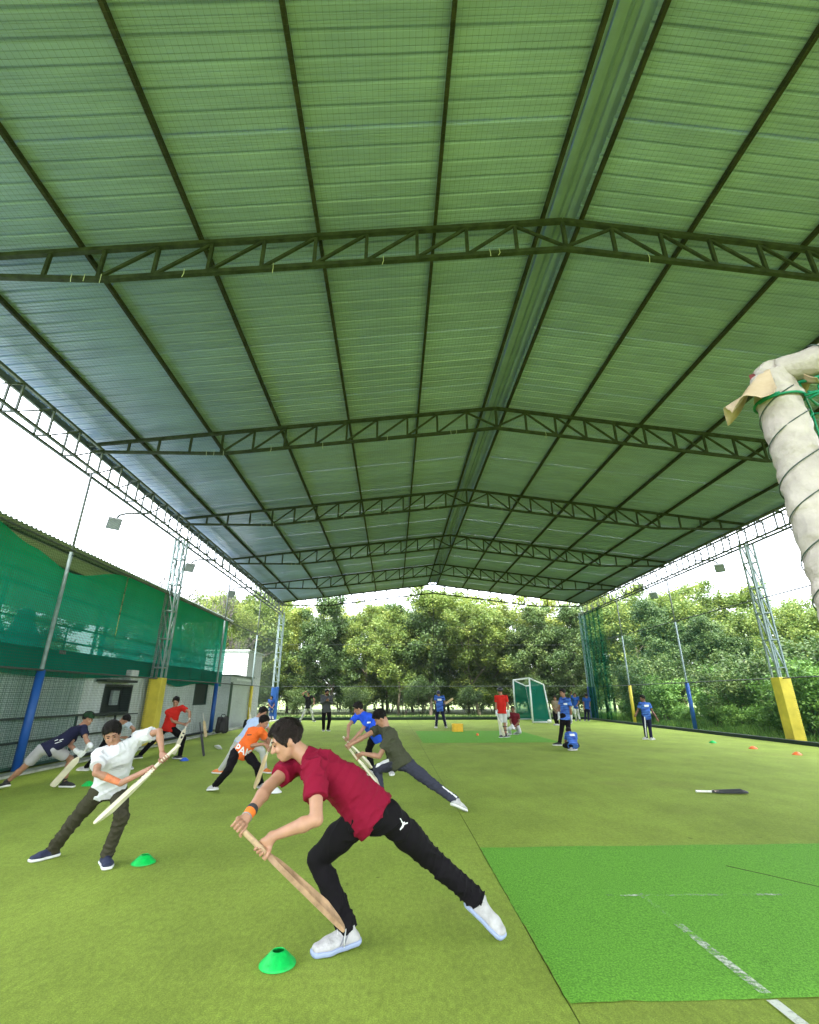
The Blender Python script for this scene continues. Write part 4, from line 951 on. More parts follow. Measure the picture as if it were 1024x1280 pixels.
bt, bm_ = bat((-.672,7.74,.800), (-.150,7.93,.19), 'pale bat with dark stickers in the hands of the boy in olive', (-.65,-.25,-.6), 'bat_white', 'grip_cream', marks=[(.36,.06,.02,'sticker_dark'),(.42,.05,.03,'sticker_dark'),(.49,.07,.02,'sticker_red')])
p = person('olive', 'boy in olive t-shirt and slate trackpants lunging with his back turned', (-.72,.15,-.66), 'b', 'tee_olive', .60, .02, 'track_slate', shoe=('shoe_white','sole_white'),
    grips={'l': (bm_[0], bm_[1], 1, -.01), 'r': (bm_[0], bm_[1], -1)}, bulk=.97, h=.0085, seed=13, fold=.014, face_up=(-.3,0,.95), strands=True, loose=1.2)
J = p['J']
for a, b, nm in ((J['hl'], J['kl'], 'thigh_stripe'), (J['kr'], J['ar'], 'shin_stripe')):
    d = vnorm(b-a); up = A3((.15,-.45,.9)) if nm == 'shin_stripe' else A3((-.2,-.75,.65)); xx = vnorm(np.cross(d, up))
    decal(nm, [[(-.16,-.03),(.16,-.03),(.16,.03),(-.16,.03)] if nm == 'thigh_stripe' else [(-.05,-.010),(.19,-.014),(.19,.014),(-.05,.010)]], lerp(a, b, .52)+vnorm(up)*.02+(A3((0,-.02,.03)) if nm == 'shin_stripe' else 0), d, np.cross(vnorm(up), d), p['trou'], p['root'], MATS['print_white'], p['trou'], .004)

bt, bm_ = bat((-.945,10.16,.732), (-.395,10.36,.17), 'cream bat in the hands of the boy in royal blue', (-.6,-.5,-.5), 'bat_white', 'grip_cream', marks=[(.40,.06,.03,'sticker_dark'),(.5,.06,.03,'sticker_red')])
p = person('blue', 'boy in royal blue t-shirt and black shorts bending over a cream bat', (-.9,-.05,-.42), 'b', 'tee_blue', .62, .10, 'track_black', shoe=('shoe_white','sole_white'),
    grips={'l': (bm_[0], bm_[1], 1), 'r': (bm_[0], bm_[1], -1)}, bulk=.97, h=.010, seed=14)
decal('chest_print', [rect(.07,.03)], lerp(p['hm'], p['nb'], .62)+A3((0,-.1,0)), (1,0,0), (0,0,1), p['shirt'], p['root'], MATS['print_white'], p['shirt'], .005)

p = person('coach', 'bearded coach in dark grey shirt and black trousers standing with a hand raised', (.62,-.78,-.05), 'c', 'tee_grey', .9, .10, 'track_black', shoe=('shoe_black','sole_white'), bulk=1.08, h=.016, seed=15, long_sleeve=True, loose=1.3)
e = Sdf(); H = p['H']; e.cone(H(-.05,.03,-.085), H(.05,.03,-.085), .03, .03, .02); e.cone(H(0,.06,-.09), H(0,.055,-.115), .03, .02, .02); sd_obj('beard', e, .012, MATS['hair_black'], p['root'], parent=p['body'])
p = person('black', 'player in black t-shirt and white trousers striding near the far net', (-.3,-.95,-.05), 'b', 'tee_black', .6, .10, 'white_trousers', shoe=('shoe_black','sole_white'), h=.018, seed=16)
p = person('woman', 'person in purple blue shirt beside the far blue padded column', (-.7,-.7,0), 'c', 'shirt_farblue', .6, .08, 'white_trousers', shoe=('shoe_black','sole_white'), h=.018, seed=17)
bt, bm_ = bat((2.40,25.55,.97), (2.985,25.72,1.345), 'tan bat raised sideways by the batter in the blue jersey', (0,-.9,.4), 'bat_willow', 'grip_dark')
p = person('batsman', 'padded batter in navy and blue jersey with raised bat seen from behind', (-.35,.92,0), 'c', 'jersey_blue', .6, .12, 'navy_trousers', shoe=('shoe_white','sole_white'), helmet='helmet_navy',
    grips={'l': (bm_[0], bm_[1], 1), 'r': (bm_[0], bm_[1], -1)}, gloves={'l': 'helmet_navy', 'r': 'helmet_navy'}, pads='lr', h=.016, seed=18)
decal('back_panel', [rect(.20,.09,0,.02)], lerp(p['hm'], p['nb'], .72)+A3((0,-.15,0)), (1,0,0), (0,0,1), p['shirt'], p['root'], MATS['print_white'], p['shirt'], .006, .03)
bt, bm_ = bat((3.885,19.57,.86), (4.12,19.50,.07), 'pale bat hanging from the glove of the batter in red', (-.6,-.8,0), 'bat_white', 'grip_white')
p = person('redbat', 'padded batter in bright red shirt and white shorts seen from behind', (-.4,.9,-.1), 'b', 'tee_red', .62, .08, 'white_trousers', .95, shoe=('shoe_black','sole_white'), helmet='helmet_dark',
    grips={'l': (bm_[0], bm_[1], 1)}, gloves={'l': 'glove_white', 'r': 'glove_white'}, pads='lr', h=.014, seed=19)
p = person('kneel', 'player in dark red shirt kneeling on the turf by the batter in red', (-.3,-.95,-.05), 'c', 'tee_dark_red', .6, .08, 'white_trousers', shoe=('shoe_white','sole_white'), h=.014, seed=20, gloves={'r': 'glove_white'})
p = person('kid', 'player in blue camouflage jersey and black trousers walking with white gloves', (-.88,-.40,-.05), 'c', 'jersey_blue', .62, .09, 'track_black', shoe=('shoe_black','sole_white'), gloves={'l': 'glove_white', 'r': 'glove_white'}, h=.012, seed=21, fold=.005)
decal('chest_print', [rect(.10,.05)], lerp(p['hm'], p['nb'], .70)+A3((-.02,-.15,0)), (1,0,0), (0,0,1), p['shirt'], p['root'], MATS['print_white'], p['shirt'], .005)
p = person('crouch', 'player in blue jersey crouching low with back turned beside a walking player', (-.15,.85,-.5), 'c', 'jersey_blue', .62, .08, 'track_black', shoe=('shoe_white','sole_white'), h=.012, seed=22)
decal('back_panel', [rect(.17,.05,0,.04)], lerp(p['hm'], p['nb'], .72)+A3((0,-.15,0)), (1,0,0), (0,0,1), p['shirt'], p['root'], MATS['print_white'], p['shirt'], .006, .03)
p = person('bowler', 'player in blue jersey and striped navy trousers walking by the side netting', (-.95,.05,-.15), 'd', 'jersey_blue', .55, .09, 'navy_trousers', shoe=('shoe_white','sole_white'), h=.012, seed=23)
decal('back_panel', [rect(.17,.07,0,.03)], lerp(p['hm'], p['nb'], .72)+A3((.02,-.15,0)), (1,0,0), (0,0,1), p['shirt'], p['root'], MATS['print_white'], p['shirt'], .006, .03)
J = p['J']; d = vnorm(J['al']-J['hl'])
for a, b in ((J['hl'], J['kl']), (J['kl'], J['al'])):
    dd = vnorm(b-a); decal('leg_stripe', [rect(.36,.03)], lerp(a, b, .5)+A3((-.02,-.1,0)), dd, (1,0,.1), p['trou'], p['root'], MATS['print_white'], p['trou'], .006, .04)
p = person('tan', 'player in brown shirt and dark trousers standing in front of the far goal', (-.5,-.85,0), 'c', 'shirt_tan', .62, .09, 'track_black', shoe=('shoe_white','sole_white'), h=.018, seed=24)
p = person('farblue', 'player in blue shirt and white trousers with one arm raised by the corner', (-.3,-.95,0), 'c', 'shirt_farblue', .62, .09, 'white_trousers', shoe=('shoe_black','sole_white'), h=.018, seed=25)
p = person('fardark', 'player in blue shirt and navy trousers standing against the far corner column', (.2,.97,0), 'c', 'shirt_farblue', .62, .09, 'navy_trousers', shoe=('shoe_black','sole_white'), h=.018, seed=26)
# ================================================================ things lying about
def disc_cone(x, y, mat, label, sc=1., tilt=(0,0), group=None):
    m = MB(); R = .105*sc
    pr = [(R, .0), (R, .005), (R*.97,.011), (R*.82,.024), (R*.64,.041), (R*.46,.058), (R*.36,.066), (R*.33,.067), (R*.31,.064), (R*.44,.052), (R*.62,.036), (R*.95,.003), (R,.0)]
    m.lathe(pr, n=36); o = m.build('disc_cone', mat, None, True, loc=(x, y, .004)); o.rotation_euler = (tilt[0], tilt[1], random.uniform(0,6))
    return tag(o, label, 'cone', group)
cg = M('cone_green', (.0,.45,.07), .5, .18, 30, .15, 60, spec=.4); cw = M('cone_white', (.72,.72,.70), .5, .06); co = M('cone_orange', (.85,.17,.03), .5, .08); cb = M('cone_blue', (.02,.10,.55), .5, .06); cy_ = M('cone_yellow', (.66,.68,.34), .5, .06)
disc_cone(-.652, 3.56, cg, 'bright green disc cone by the white shoe of the man in maroon', 1.0)
disc_cone(-2.305, 5.44, cg, 'bright green disc cone by the navy shoe of the boy in white', 1.0)
disc_cone(-5.30, 9.75, cg, 'bright green disc cone beside the boy in grey shorts')
disc_cone(-1.875, 8.95, cw, 'white disc cone on the turf in front of the bat of the boy in orange', .92)
o = disc_cone(-5.10, 15.85, cw, 'white disc cone tipped on its side before the cabins', 1.2, (.55,.2)); o.location.z = .045
o = disc_cone(-4.93, 18.6, cy_, 'small pale yellow marker standing behind the boy in orange', .8); o.scale = (.9,.9,2.6)
disc_cone(-5.02, 13.2, cb, 'blue disc cone by the front foot of the boy in red')
disc_cone(10.45, 17.1, cg, 'green disc cone near the kerb by the blue padded pole', 1.1)
disc_cone(10.48, 15.25, co, 'orange disc cone near the kerb between the green and the nearer orange cones', 1.1)
disc_cone(10.55, 13.7, co, 'orange disc cone before the yellow padded column by the shrubs', 1.1)
# loose cover and bat on the turf
bt, bm_ = bat((4.84,8.64,.026), (5.59,8.50,.026), 'black backed bat with a white grip lying alone on the turf', (0,0,-1), 'bat_dark', 'grip_white', marks=None)
q = MB().box((5.10,8.545,.030), (5.24,8.635,.044)).build('label_band', M('band_print', (.60,.45,.40), .6, .4, 60), bt); q.location = -Vector(bt.location); q.rotation_euler = (0,0,0)
# ball and crate
o = MB(); o = mesh_obj('ball', *(lambda m: (m.V, m.F))(MB().lathe([(.001,-.036)]+[(.036*math.sin(t), -.036*math.cos(t)) for t in np.linspace(.2,2.94,10)]+[(.001,.036)], n=16)), M('ball_orange', (.80,.20,.06), .6), smooth=True, loc=(3.29,20.5,.052))
o.scale = (1.5,1.5,1.5); tag(o, 'small orange ball on the far green mat', 'ball')
cr_ = empty('crate', (2.80,22.78,.016), .12, 'yellow plastic crate on the far green mat', 'crate'); my = M('crate_yellow', (.85,.48,.02), .5, .1)
for dx, dy, sx, sy in ((-.20,0,.012,.15), (.20,0,.012,.15)): MB().box((dx-sx,dy-sy,.0), (dx+sx,dy+sy,.30)).build('side', my, cr_)
for dy in (-.14, .14): MB().box((-.187,dy-.010,.001), (.187,dy+.010,.298)).build('side', my, cr_)
MB().box((-.186,-.129,.004), (.186,.129,.02)).build('bottom', my, cr_)
for sx in (-1, 1): MB().box((sx*.213-.012,-.16,.285), (sx*.213+.012,.16,.312)).build('rim', my, cr_)
for sy in (-1, 1): MB().box((-.20,sy*.153-.012,.284), (.20,sy*.153+.012,.311)).build('rim', my, cr_)
# gear along the cabin wall
bat((-7.36,20.55,.84), (-7.06,20.35,.02), 'tan bat with white grip leaning against the corrugated cabin wall', (.6,-.8,.1), 'bat_willow', 'grip_white')
def kit_bag(x, y, sx, sy, sz, label, wheels=False):
    s = Sdf(); a = 0
    for dx in (-1, 1):
        for dy in (-1, 1): s.cone((x+dx*sx*.6, y+dy*sy*.6, sz*.22), (x+dx*sx*.5, y+dy*sy*.5, sz*.85), sx*.55, sx*.45, .08)
    s.cone((x, y-sy*.9, sz*.25), (x, y-sy*.85, sz*.6), sx*.4, sx*.35, .05); s.cut((x,y,.012), (0,0,-1))
    r = empty('kit_bag', (x, y, 0), 0, label, 'bag'); sd_obj('bag_body', s, .02, M('bag_black', (.012,.012,.014), .7, .3, 8, .3, 30), r, waves(4, (14, 30), 4), .012)
    MB().tube([(-sx*.5,0,sz*.9), (-sx*.3,0,sz*1.08), (sx*.3,0,sz*1.08), (sx*.5,0,sz*.9)], .018, 6).build('strap', MATS['strap_dark'], r, True)
    return r
kit_bag(-7.0, 21.9, .20, .22, .70, 'black kit bag standing by the cabin wall near the leaning bat')
kit_bag(-7.1, 26.3, .22, .30, .34, 'low black kit bag on the turf by the plain cabin panel')
bat((-7.35,26.95,.92), (-7.10,26.75,.03), 'white bat leaning against the plain cabin panel', (.6,-.8,.1), 'bat_white', 'grip_white')
bat((-5.19,14.35,.80), (-4.86,14.05,.015), 'dark stick shaped bat leaning beyond the boy in red', (.2,-1,.1), 'bat_dark', 'grip_dark', width=.06)

# ================================================================ cabins and terrace
mat_cab = M('cabin_sheet', (.56,.62,.60), .6, .10, 1.2, .1, 20, col2=(.62,.67,.65), stretch=(1,1,.25))
mat_cabp = M('cabin_panel', (.52,.57,.56), .6, .08, 1.2)
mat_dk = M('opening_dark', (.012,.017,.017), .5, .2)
XC = -8.10
cab = empty('corrugated_cabin', (XC, 15, 0), 0, 'long pale corrugated cabin with dark openings behind the netting', 'cabin')
CO = np.array((XC, 15, 0))
def cor_wall(y0, y1, z0, z1, name, parent, off, pitch=.22, x=XC, mat=None):
    V = []; F = []; pr = []; y = y0
    while y < y1-.001:
        for dy, dx in ((0,0),(.07,0),(.095,-.028),(.165,-.028),(.19,0)):
            if y+dy < y1: pr.append((y+dy, dx))
        y += pitch
    pr.append((y1, 0))
    for z in (z0, z1):
        for yy, dx in pr: V.append((x+dx, yy, z))
    n = len(pr)
    for j in range(n-1): F.append([j, j+1, n+j+1, n+j])
    return mesh_obj(name, np.array(V)-off, F, mat or mat_cab, parent)
zt = 2.42
# wall panels between openings
for y0, y1 in ((3.0,6.0), (6.0,9.2), (9.2,11.9), (11.9,14.7), (16.25,18.8), (18.8,21.3), (22.75,24.2)): cor_wall(y0, y1, .06, zt, 'wall_panel', cab, CO)
for y0, y1, zb, z1 in ((14.7,16.25,.06,.98), (14.7,16.25,1.78,zt), (21.3,22.75,.06,1.12), (21.3,22.75,2.02,zt)): cor_wall(y0, y1, zb, z1, 'wall_panel', cab, CO)
def cbox(lo, hi, name, mat, parent=cab): return MB().box(lo, hi).build(name, mat, parent, off=CO if parent is cab else None)
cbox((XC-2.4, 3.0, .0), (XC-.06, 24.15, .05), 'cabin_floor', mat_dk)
cbox((XC-2.4, 3.0, .06), (XC-2.35, 24.2, zt), 'back_wall', mat_cabp); cbox((XC-2.34, 24.14, .06), (XC-.03, 24.2, zt), 'end_wall', mat_cabp)
cbox((XC-2.5, 2.9, zt+.002), (XC+.04, 24.3, zt+.09), 'flat_roof', M('cabin_trim', (.10,.13,.12), .6))
cbox((XC-.03, 2.9, .0), (XC+.03, 24.25, .055), 'base_rail', M('base_rail_dark', (.03,.035,.035), .7))
# service window: dark frame, shelf, air cooler
w = empty('service_window', (0,0,0), parent=cab)
def wbox(lo, hi, name, mat, par): return MB().box(lo, hi).build(name, mat, par, off=CO)
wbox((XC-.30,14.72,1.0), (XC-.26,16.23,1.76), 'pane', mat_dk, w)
for lo, hi in (((XC-.26,14.70,.98),(XC+.02,14.76,1.78)), ((XC-.26,16.19,.98),(XC+.02,16.25,1.78)), ((XC-.26,14.765,1.72),(XC+.02,16.185,1.782)), ((XC-.26,14.765,.978),(XC+.02,16.185,1.03))): wbox(lo, hi, 'frame', M('frame_dark', (.02,.03,.03), .5), w)
wbox((XC+.02,14.4,.955), (XC+.34,16.2,.985), 'shelf', M('frame_dark', (.02,.03,.03), .5), w)
wbox((XC-.2,15.45,1.22), (XC-.12,15.80,1.62), 'notice', M('notice_grey', (.30,.36,.35), .6), w)
wbox((XC+.02,14.2,1.84), (XC+.30,15.9,1.90), 'awning', M('frame_dark', (.02,.03,.03), .5), w)
wbox((XC+.02,15.55,1.915), (XC+.26,15.95,2.2), 'cooler_box', M('cooler_white', (.50,.53,.52), .5), w)
w2 = empty('window', (0,0,0), parent=cab)
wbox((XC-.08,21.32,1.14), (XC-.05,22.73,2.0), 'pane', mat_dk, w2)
for lo, hi in (((XC-.05,21.30,1.12),(XC+.015,21.36,2.02)), ((XC-.05,22.69,1.12),(XC+.015,22.75,2.02)), ((XC-.05,21.365,1.96),(XC+.015,22.685,2.022)), ((XC-.05,21.365,1.118),(XC+.015,22.685,1.17))): wbox(lo, hi, 'frame', M('frame_green', (.02,.06,.045), .5), w2)
# terrace on the cabin roof
ter = empty('terrace', (XC, 15, zt), 0, 'roofed terrace on top of the cabin screened with green shade cloth', 'terrace'); TO = np.array((XC, 15, zt))
mat_tp = M('terrace_post', (.06,.09,.085), .6)
def tbar(a, b, w, name, h=None, mat=None): return MB().bar(a, b, w, h).build(name, mat or mat_tp, ter, off=TO)
XT = XC-.25
for y in (4.3, 9.7, 14.6, 19.6, 23.9):
    tbar((XT, y, zt+.092), (XT, y, 4.86), .075, 'post'); tbar((XT-3.2, y, zt-2.4), (XT-3.2, y, 4.72), .075, 'post')
for z in (3.12, 2.75): tbar((XT-.02, 4.3, z), (XT-.02, 23.9, z), .045, 'rail')
for y in np.arange(5.2, 23.8, 1.55): tbar((XT-.02, y, zt+.1), (XT-.02, y, 3.10), .032, 'baluster')
for y, y2 in ((5.2,8.3), (9.8,12.9), (12.9,9.8)): tbar((XT-.055, y, 2.55), (XT-.055, y2, 3.05), .018, 'brace')
tbar((XT, 3.8, 4.88), (XT, 24.3, 4.88), .07, 'eave_beam'); tbar((XT-3.2, 3.8, 4.70), (XT-3.2, 24.3, 4.70), .07, 'eave_beam')
for x, z in ((XT-1.0, 4.815), (XT-2.1, 4.765)): tbar((x, 3.8, z), (x, 24.3, z), .05, 'purlin')
V = []; F = []; pr = []
y = 3.5
while y < 24.4: pr += [(y,0),(y+.05,0),(y+.075,.03),(y+.125,.03)]; y += .15
n_ = len(pr)
for x, z in ((XT+.46, 4.905), (XT-6.0, 4.62)):
    for yy, dz in pr: V.append((x, yy, z+dz))
for j in range(n_-1): F.append([j, j+1, n_+j+1, n_+j])
o = mesh_obj('roof_sheet', np.array(V)-TO, F, M('terrace_sheet', (.20,.24,.23), .5, .2, 1.5), ter); o.modifiers.new('t', 'SOLIDIFY').thickness = .003
# two unidentified dark shapes seen through the cloth, built as covered heaps
for y, hh, lb in ((11.4, .95, 'taller dark covered heap showing through the green shade cloth'), (12.6, .85, 'lower dark covered heap showing through the green shade cloth')):
    s = Sdf(); s.cone((XT-.9,y,zt+.2), (XT-.9,y,zt+hh), .5, .18, .1); s.cut((XT-.9,y,zt+.095), (0,0,-1)); s.ell((XT-.9,y,zt+hh+.1), np.eye(3), (.2,.2,.18), .06)
    r = empty('covered_heap', (XT-.9, y, zt+.095), 0, lb, 'heap'); sd_obj('cover', s, .04, M('cover_dark', (.03,.04,.05), .8), r, waves(3, (9, 20), 4), .02); MB().lathe([(.52,.0),(.54,.02),(.52,.05)], n=16).build('rope', MATS['strap_dark'], r)
# shade cloth
def shade_mat(name, col, trans, open_):
    m, n, l, b, out = new_mat(name)
    t = n.new('ShaderNodeTexCoord'); q = n.new('ShaderNodeTexNoise'); q.inputs['Scale'].default_value = 1.3; q.inputs['Detail'].default_value = 6
    l.new(t.outputs['Object'], q.inputs['Vector'])
    r = n.new('ShaderNodeValToRGB'); r.color_ramp.elements[0].color = c4([c*.8 for c in col]); r.color_ramp.elements[1].color = c4([min(1, c*1.2) for c in col]); l.new(q.outputs['Fac'], r.inputs[0])
    l.new(r.outputs[0], b.inputs['Base Color']); b.inputs['Roughness'].default_value = .7; b.inputs['Specular IOR Level'].default_value = .12
    tl = n.new('ShaderNodeBsdfTranslucent'); l.new(r.outputs[0], tl.inputs['Color'])
    m1 = n.new('ShaderNodeMixShader'); m1.inputs[0].default_value = trans; l.new(b.outputs[0], m1.inputs[1]); l.new(tl.outputs[0], m1.inputs[2])
    tp = n.new('ShaderNodeBsdfTransparent'); tp.inputs['Color'].default_value = c4([.5+.5*c for c in col])
    m2 = n.new('ShaderNodeMixShader'); m2.inputs[0].default_value = open_; l.new(m1.outputs[0], m2.inputs[1]); l.new(tp.outputs[0], m2.inputs[2]); l.new(m2.outputs[0], out.inputs[0])
    return m
mat_shade = shade_mat('shade_cloth', (.006,.33,.235), .6, .12)
def cloth_sheet(name, x, y0, y1, ztop_f, zbot_f, mat, label, seed, ny=150, nz=40, fold=.05, cat='shade cloth', xf=None):
    V = []; F = []
    for j in range(nz+1):
        for i in range(ny+1):
            y = y0+(y1-y0)*i/ny; a = j/nz; z = zbot_f(y)*(1-a)+ztop_f(y)*a
            dx = fold*(math.sin(y*2.3+seed+1.3*a)*.5+math.sin(y*5.1+z*.8+seed*2)*.3+math.sin(y*11+z*2.1)*.15)*(1.15-a)
            V.append((x+dx+(xf(y, a) if xf else 0), y, z))
    for j in range(nz):
        for i in range(ny):
            a = j*(ny+1)+i; F.append([a,a+1,a+ny+2,a+ny+1])
    o = mesh_obj(name, V, F, mat, smooth=True); return tag(o, label, cat)
def zt_f(y):      # top edge sags open near the big post
    if y < 15.0: return 4.86-.52*math.exp(-((y-12.0)/1.5)**2)-.12*math.exp(-((y-10.2)/.5)**2)
    return 4.87
def zb_f(y): return 1.98-.10*math.sin((y-9)*.5)+(-.28*math.exp(-((y-19.3)/1.5)**2))
cloth_sheet('shade_cloth', XC+.10, 4.0, 14.55, lambda y: zt_f(y)-.02, zb_f, mat_shade, 'green shade cloth sagging open under the terrace roof by the blue pole', 1, fold=.09)
cloth_sheet('shade_cloth', XC+.09, 14.6, 24.1, lambda y: zt_f(y)-.02, zb_f, mat_shade, 'taut green shade cloth on the terrace beyond the yellow padded column', 2, fold=.05)
# rear second cabin
cab2 = empty('plain_cabin', (XC+.3, 27, 0), 0, 'plain pale panel cabin beyond the corrugated cabin', 'cabin')
def c2(lo, hi, name, mat): return MB().box(lo, hi).build(name, mat, cab2, off=(XC+.3, 27, 0))
c2((XC-2.2,25.1,0), (XC+.22,28.9,2.38), 'wall', mat_cabp); c2((XC-2.3,25.0,2.382), (XC+.32,29.0,2.45), 'roof', M('cabin_trim', (.10,.13,.12), .6))
c2((XC+.225,25.15,.02), (XC+.24,25.5,2.1), 'door', M('frame_green', (.02,.06,.045), .5)); c2((XC+.225,25.9,2.2), (XC+.25,28.8,2.3), 'fascia', mat_cab)
wh = empty('white_hut', (XC-1.5, 31, 0), 0, 'small white louvred hut behind the plain cabin', 'hut'); mw = M('hut_white', (.62,.64,.64), .6, .05)
MB().box((-1.2,-1.6,0), (1.2,1.6,3.9)).build('wall', mw, wh); MB().box((-1.3,-1.7,3.902), (1.3,1.7,3.98)).build('roof', mat_cabp, wh)
for k in range(10): MB().box((-1.1,-1.63,2.5+k*.13), (1.235,1.5,2.55+k*.13)).build('louvre', mw, wh)
# floodlights
def floodlight(x, y, z, sg, label):
    r = empty('floodlight', (x, y, z), 0, label, 'floodlight', None); mm = M('lamp_grey', (.09,.10,.10), .5)
    MB().tube([(sg*-1.0,0,.34), (sg*-.35,0,.34), (sg*-.12,0,.28), (0,0,.10)], .035, 8).build('arm', M('arm_dark', (.03,.035,.035), .6), r, True)
    h_ = MB().box((-.19,-.19,-.05), (.19,.19,.05)).build('housing', mm, r); h_.rotation_euler = Vector((.55*sg,.62,.55)).to_track_quat('Z','Y').to_euler(); bevel(h_, .012)
    g_ = MB().box((-.165,-.165,-.062), (.165,.165,-.052)).build('lens', M('lamp_glass', (.22,.24,.23), .25), r); g_.rotation_euler = h_.rotation_euler
floodlight(-8.75, 14.5, 6.50, -1, 'grey floodlight on an arm beside the upper blue padded pole'); floodlight(-8.6, 20.1, 6.52, -1, 'grey floodlight beyond the yellow padded column on the cabin side')
floodlight(14.1, 20.0, 6.62, 1, 'grey floodlight against the sky on the shrub side'); floodlight(14.1, 25.7, 6.55, 1, 'dark floodlight against the trees on the shrub side'); floodlight(-8.6, 25.7, 6.52, -1, 'grey floodlight nearest the bare trees on the cabin side')
# handrail and bench in front of cabin (dim behind net)
rl = empty('railing', (-7.85, 9.5, 0), 0, 'dark railing behind the net beside the blue padded pole', 'railing')
for z in (.55, 1.02): MB().bar((0,-3.6,z), (0,6.2,z), .045).build('rail', MATS['frame_dark'], rl)
for y in (-3.4,-1.6,.2,2.0,3.8,5.6): MB().bar((0,y,0), (0,y,1.0), .045).build('post', MATS['frame_dark'], rl)
# gathered green net in the far corner
mat_gnet = shade_mat('gathered_net', (.03,.22,.13), .4, .87)
def xf(y, a): return .12*math.sin(y*9)
cloth_sheet('gathered_net', XR-.25, 30.2, 33.9, lambda y: 6.7, lambda y: .12, mat_gnet, 'green gathered netting by the far corner column on the shrub side', 5, 90, 30, .12, 'net', xf)

# ================================================================ goals
def far_goal():
    g = empty('goal', (8.5, 31.8, 0), 0, 'white framed goal with green net at the far end', 'goal'); O = np.array((8.5,31.8,0)); mw = M('goal_white', (.72,.76,.74), .5, .08)
    def tb_(a, b, nm, r=.05): return MB().tube([a, b], r, 10).build(nm, mw, g, True, off=O)
    x0, x1, ya, yb, h = 7.98, 9.04, 29.75, 33.8, 2.42
    for y in (ya, yb):
        tb_((x0,y,0), (x0,y,h), 'post'); tb_((x0,y,h), (x1-.25,y,2.06), 'side_bar', .042); tb_((x1-.25,y,2.06), (x1,y,.05), 'back_post', .042); tb_((x0,y,.045), (x1,y,.045), 'base_bar', .042)
    tb_((x0,ya,h), (x0,yb,h), 'crossbar'); tb_((x1-.25,ya,2.06), (x1-.25,yb,2.06), 'back_bar', .035); tb_((x1,ya,.045), (x1,yb,.045), 'base_bar', .042)
    gm = shade_mat('goal_net', (.01,.17,.12), .3, .35)
    mesh_obj('net_panel', np.array([(x0,ya+.03,.06),(x1,ya+.03,.06),(x1-.25,ya+.03,2.05),(x0,ya+.03,h)])-O, [[0,1,2,3]], gm, g)
    mesh_obj('net_panel', np.array([(x0,yb-.03,.06),(x1,yb-.03,.06),(x1-.25,yb-.03,2.05),(x0,yb-.03,h)])-O, [[0,1,2,3]], gm, g)
    mesh_obj('net_panel', np.array([(x1-.02,ya,.06),(x1-.02,yb,.06),(x1-.27,yb,2.05),(x1-.27,ya,2.05)])-O, [[0,1,2,3]], gm, g)
far_goal()
o = MB().lathe([(.001,-.11)]+[(.11*math.sin(t), -.11*math.cos(t)) for t in np.linspace(.2,2.94,10)]+[(.001,.11)], n=16).build('football', M('football_white', (.72,.72,.70), .5, .25, 14), None, True, loc=(8.8,29.35,.11)); tag(o, 'white football by the far goal', 'ball')
# near goal: post and bar wrapped in pale sheeting, tied with cord, green net
ng = empty('goal', (1.32,1.388,0), 0, 'near goal frame wrapped in pale sheeting tied with cord', 'goal'); NO = np.array((1.32,1.388,0))
mat_wrap = M('wrap_sheeting', (.36,.31,.29), .5, .14, 9, 1.0, 14, col2=(.44,.385,.365), detail=9)
PT = np.array((1.325,1.385,2.515)); PB = np.array((1.320,1.388,0.0)); pd = vnorm(PT-PB)
BD = vnorm((.715,-.70,.0)); BT = PT+A3((.012,-.012,-.01))
wv = waves(31, (30, 70, 140), 6, [(0,0,1),(1,0,.8),(0,1,-.8)])
s = Sdf(); s.cone(PB, PT-pd*.01, .067, .064, .01); s.cut(PT-pd*.012, pd); s.cut((0,0,.004), (0,0,-1)); sd_obj('post_wrap', s, .008, mat_wrap, ng, wv, .006)
s = Sdf(); s.cone(BT+BD*.0, BT+BD*2.3, .050, .050, .01); s.cut(BT+BD*.005, -BD); sd_obj('crossbar_wrap', s, .008, mat_wrap, ng, waves(32, (26,55,110), 5), .005)
MB().tube([BT-BD*.075, BT+BD*.06], .030, 14).build('bar_end', M('bar_end_dark', (.035,.04,.07), .4, .5, 60, col2=(.25,.05,.05)), ng, True, off=NO)
# flared loose collar at the top of the post wrap
def flap(ang0, ang1, flare, drop, seed):
    V = []; F = []; n, m = 22, 10; x = vnorm(np.cross(pd, (0,1,0))); y = np.cross(pd, x)
    rr = np.random.default_rng(seed)
    top = PT-pd*.015
    ang = [ang0+(ang1-ang0)*i/n for i in range(n+1)]
    edge = [1+.18*math.sin(i*.55+seed)+.03*rr.normal() for i in range(n+1)]
    for j in range(m+1):
        t = j/m
        for i, a in enumerate(ang):
            R = .060+flare*(t**1.4); z = -drop*t*edge[i]*.9+.02*math.sin(a*4+t*3)*t
            V.append(top+(math.cos(a)*x+math.sin(a)*y)*R+pd*z)
    for j in range(m):
        for i in range(n):
            a = j*(n+1)+i; F.append([a,a+1,a+n+2,a+n+1])
    o = mesh_obj('loose_flap', np.array(V)-NO, F, M('wrap_paper', (.46,.33,.21), .65, .12, 9, .4, 14, col2=(.52,.40,.29)), ng, True); o.modifiers.new('t', 'SOLIDIFY').thickness = .0015
flap(-.8, .85, .10, .13, 3); flap(2.1, 3.9, .055, .075, 5)
s = Sdf(); s.cone(PT-pd*.10, PT+pd*.012, .069, .030, .02); s.ell(PT+pd*.012, np.eye(3), (.045,.045,.03), .03); sd_obj('cap_wrap', s, .007, mat_wrap, ng, waves(35, (40, 80, 130), 5), .007)
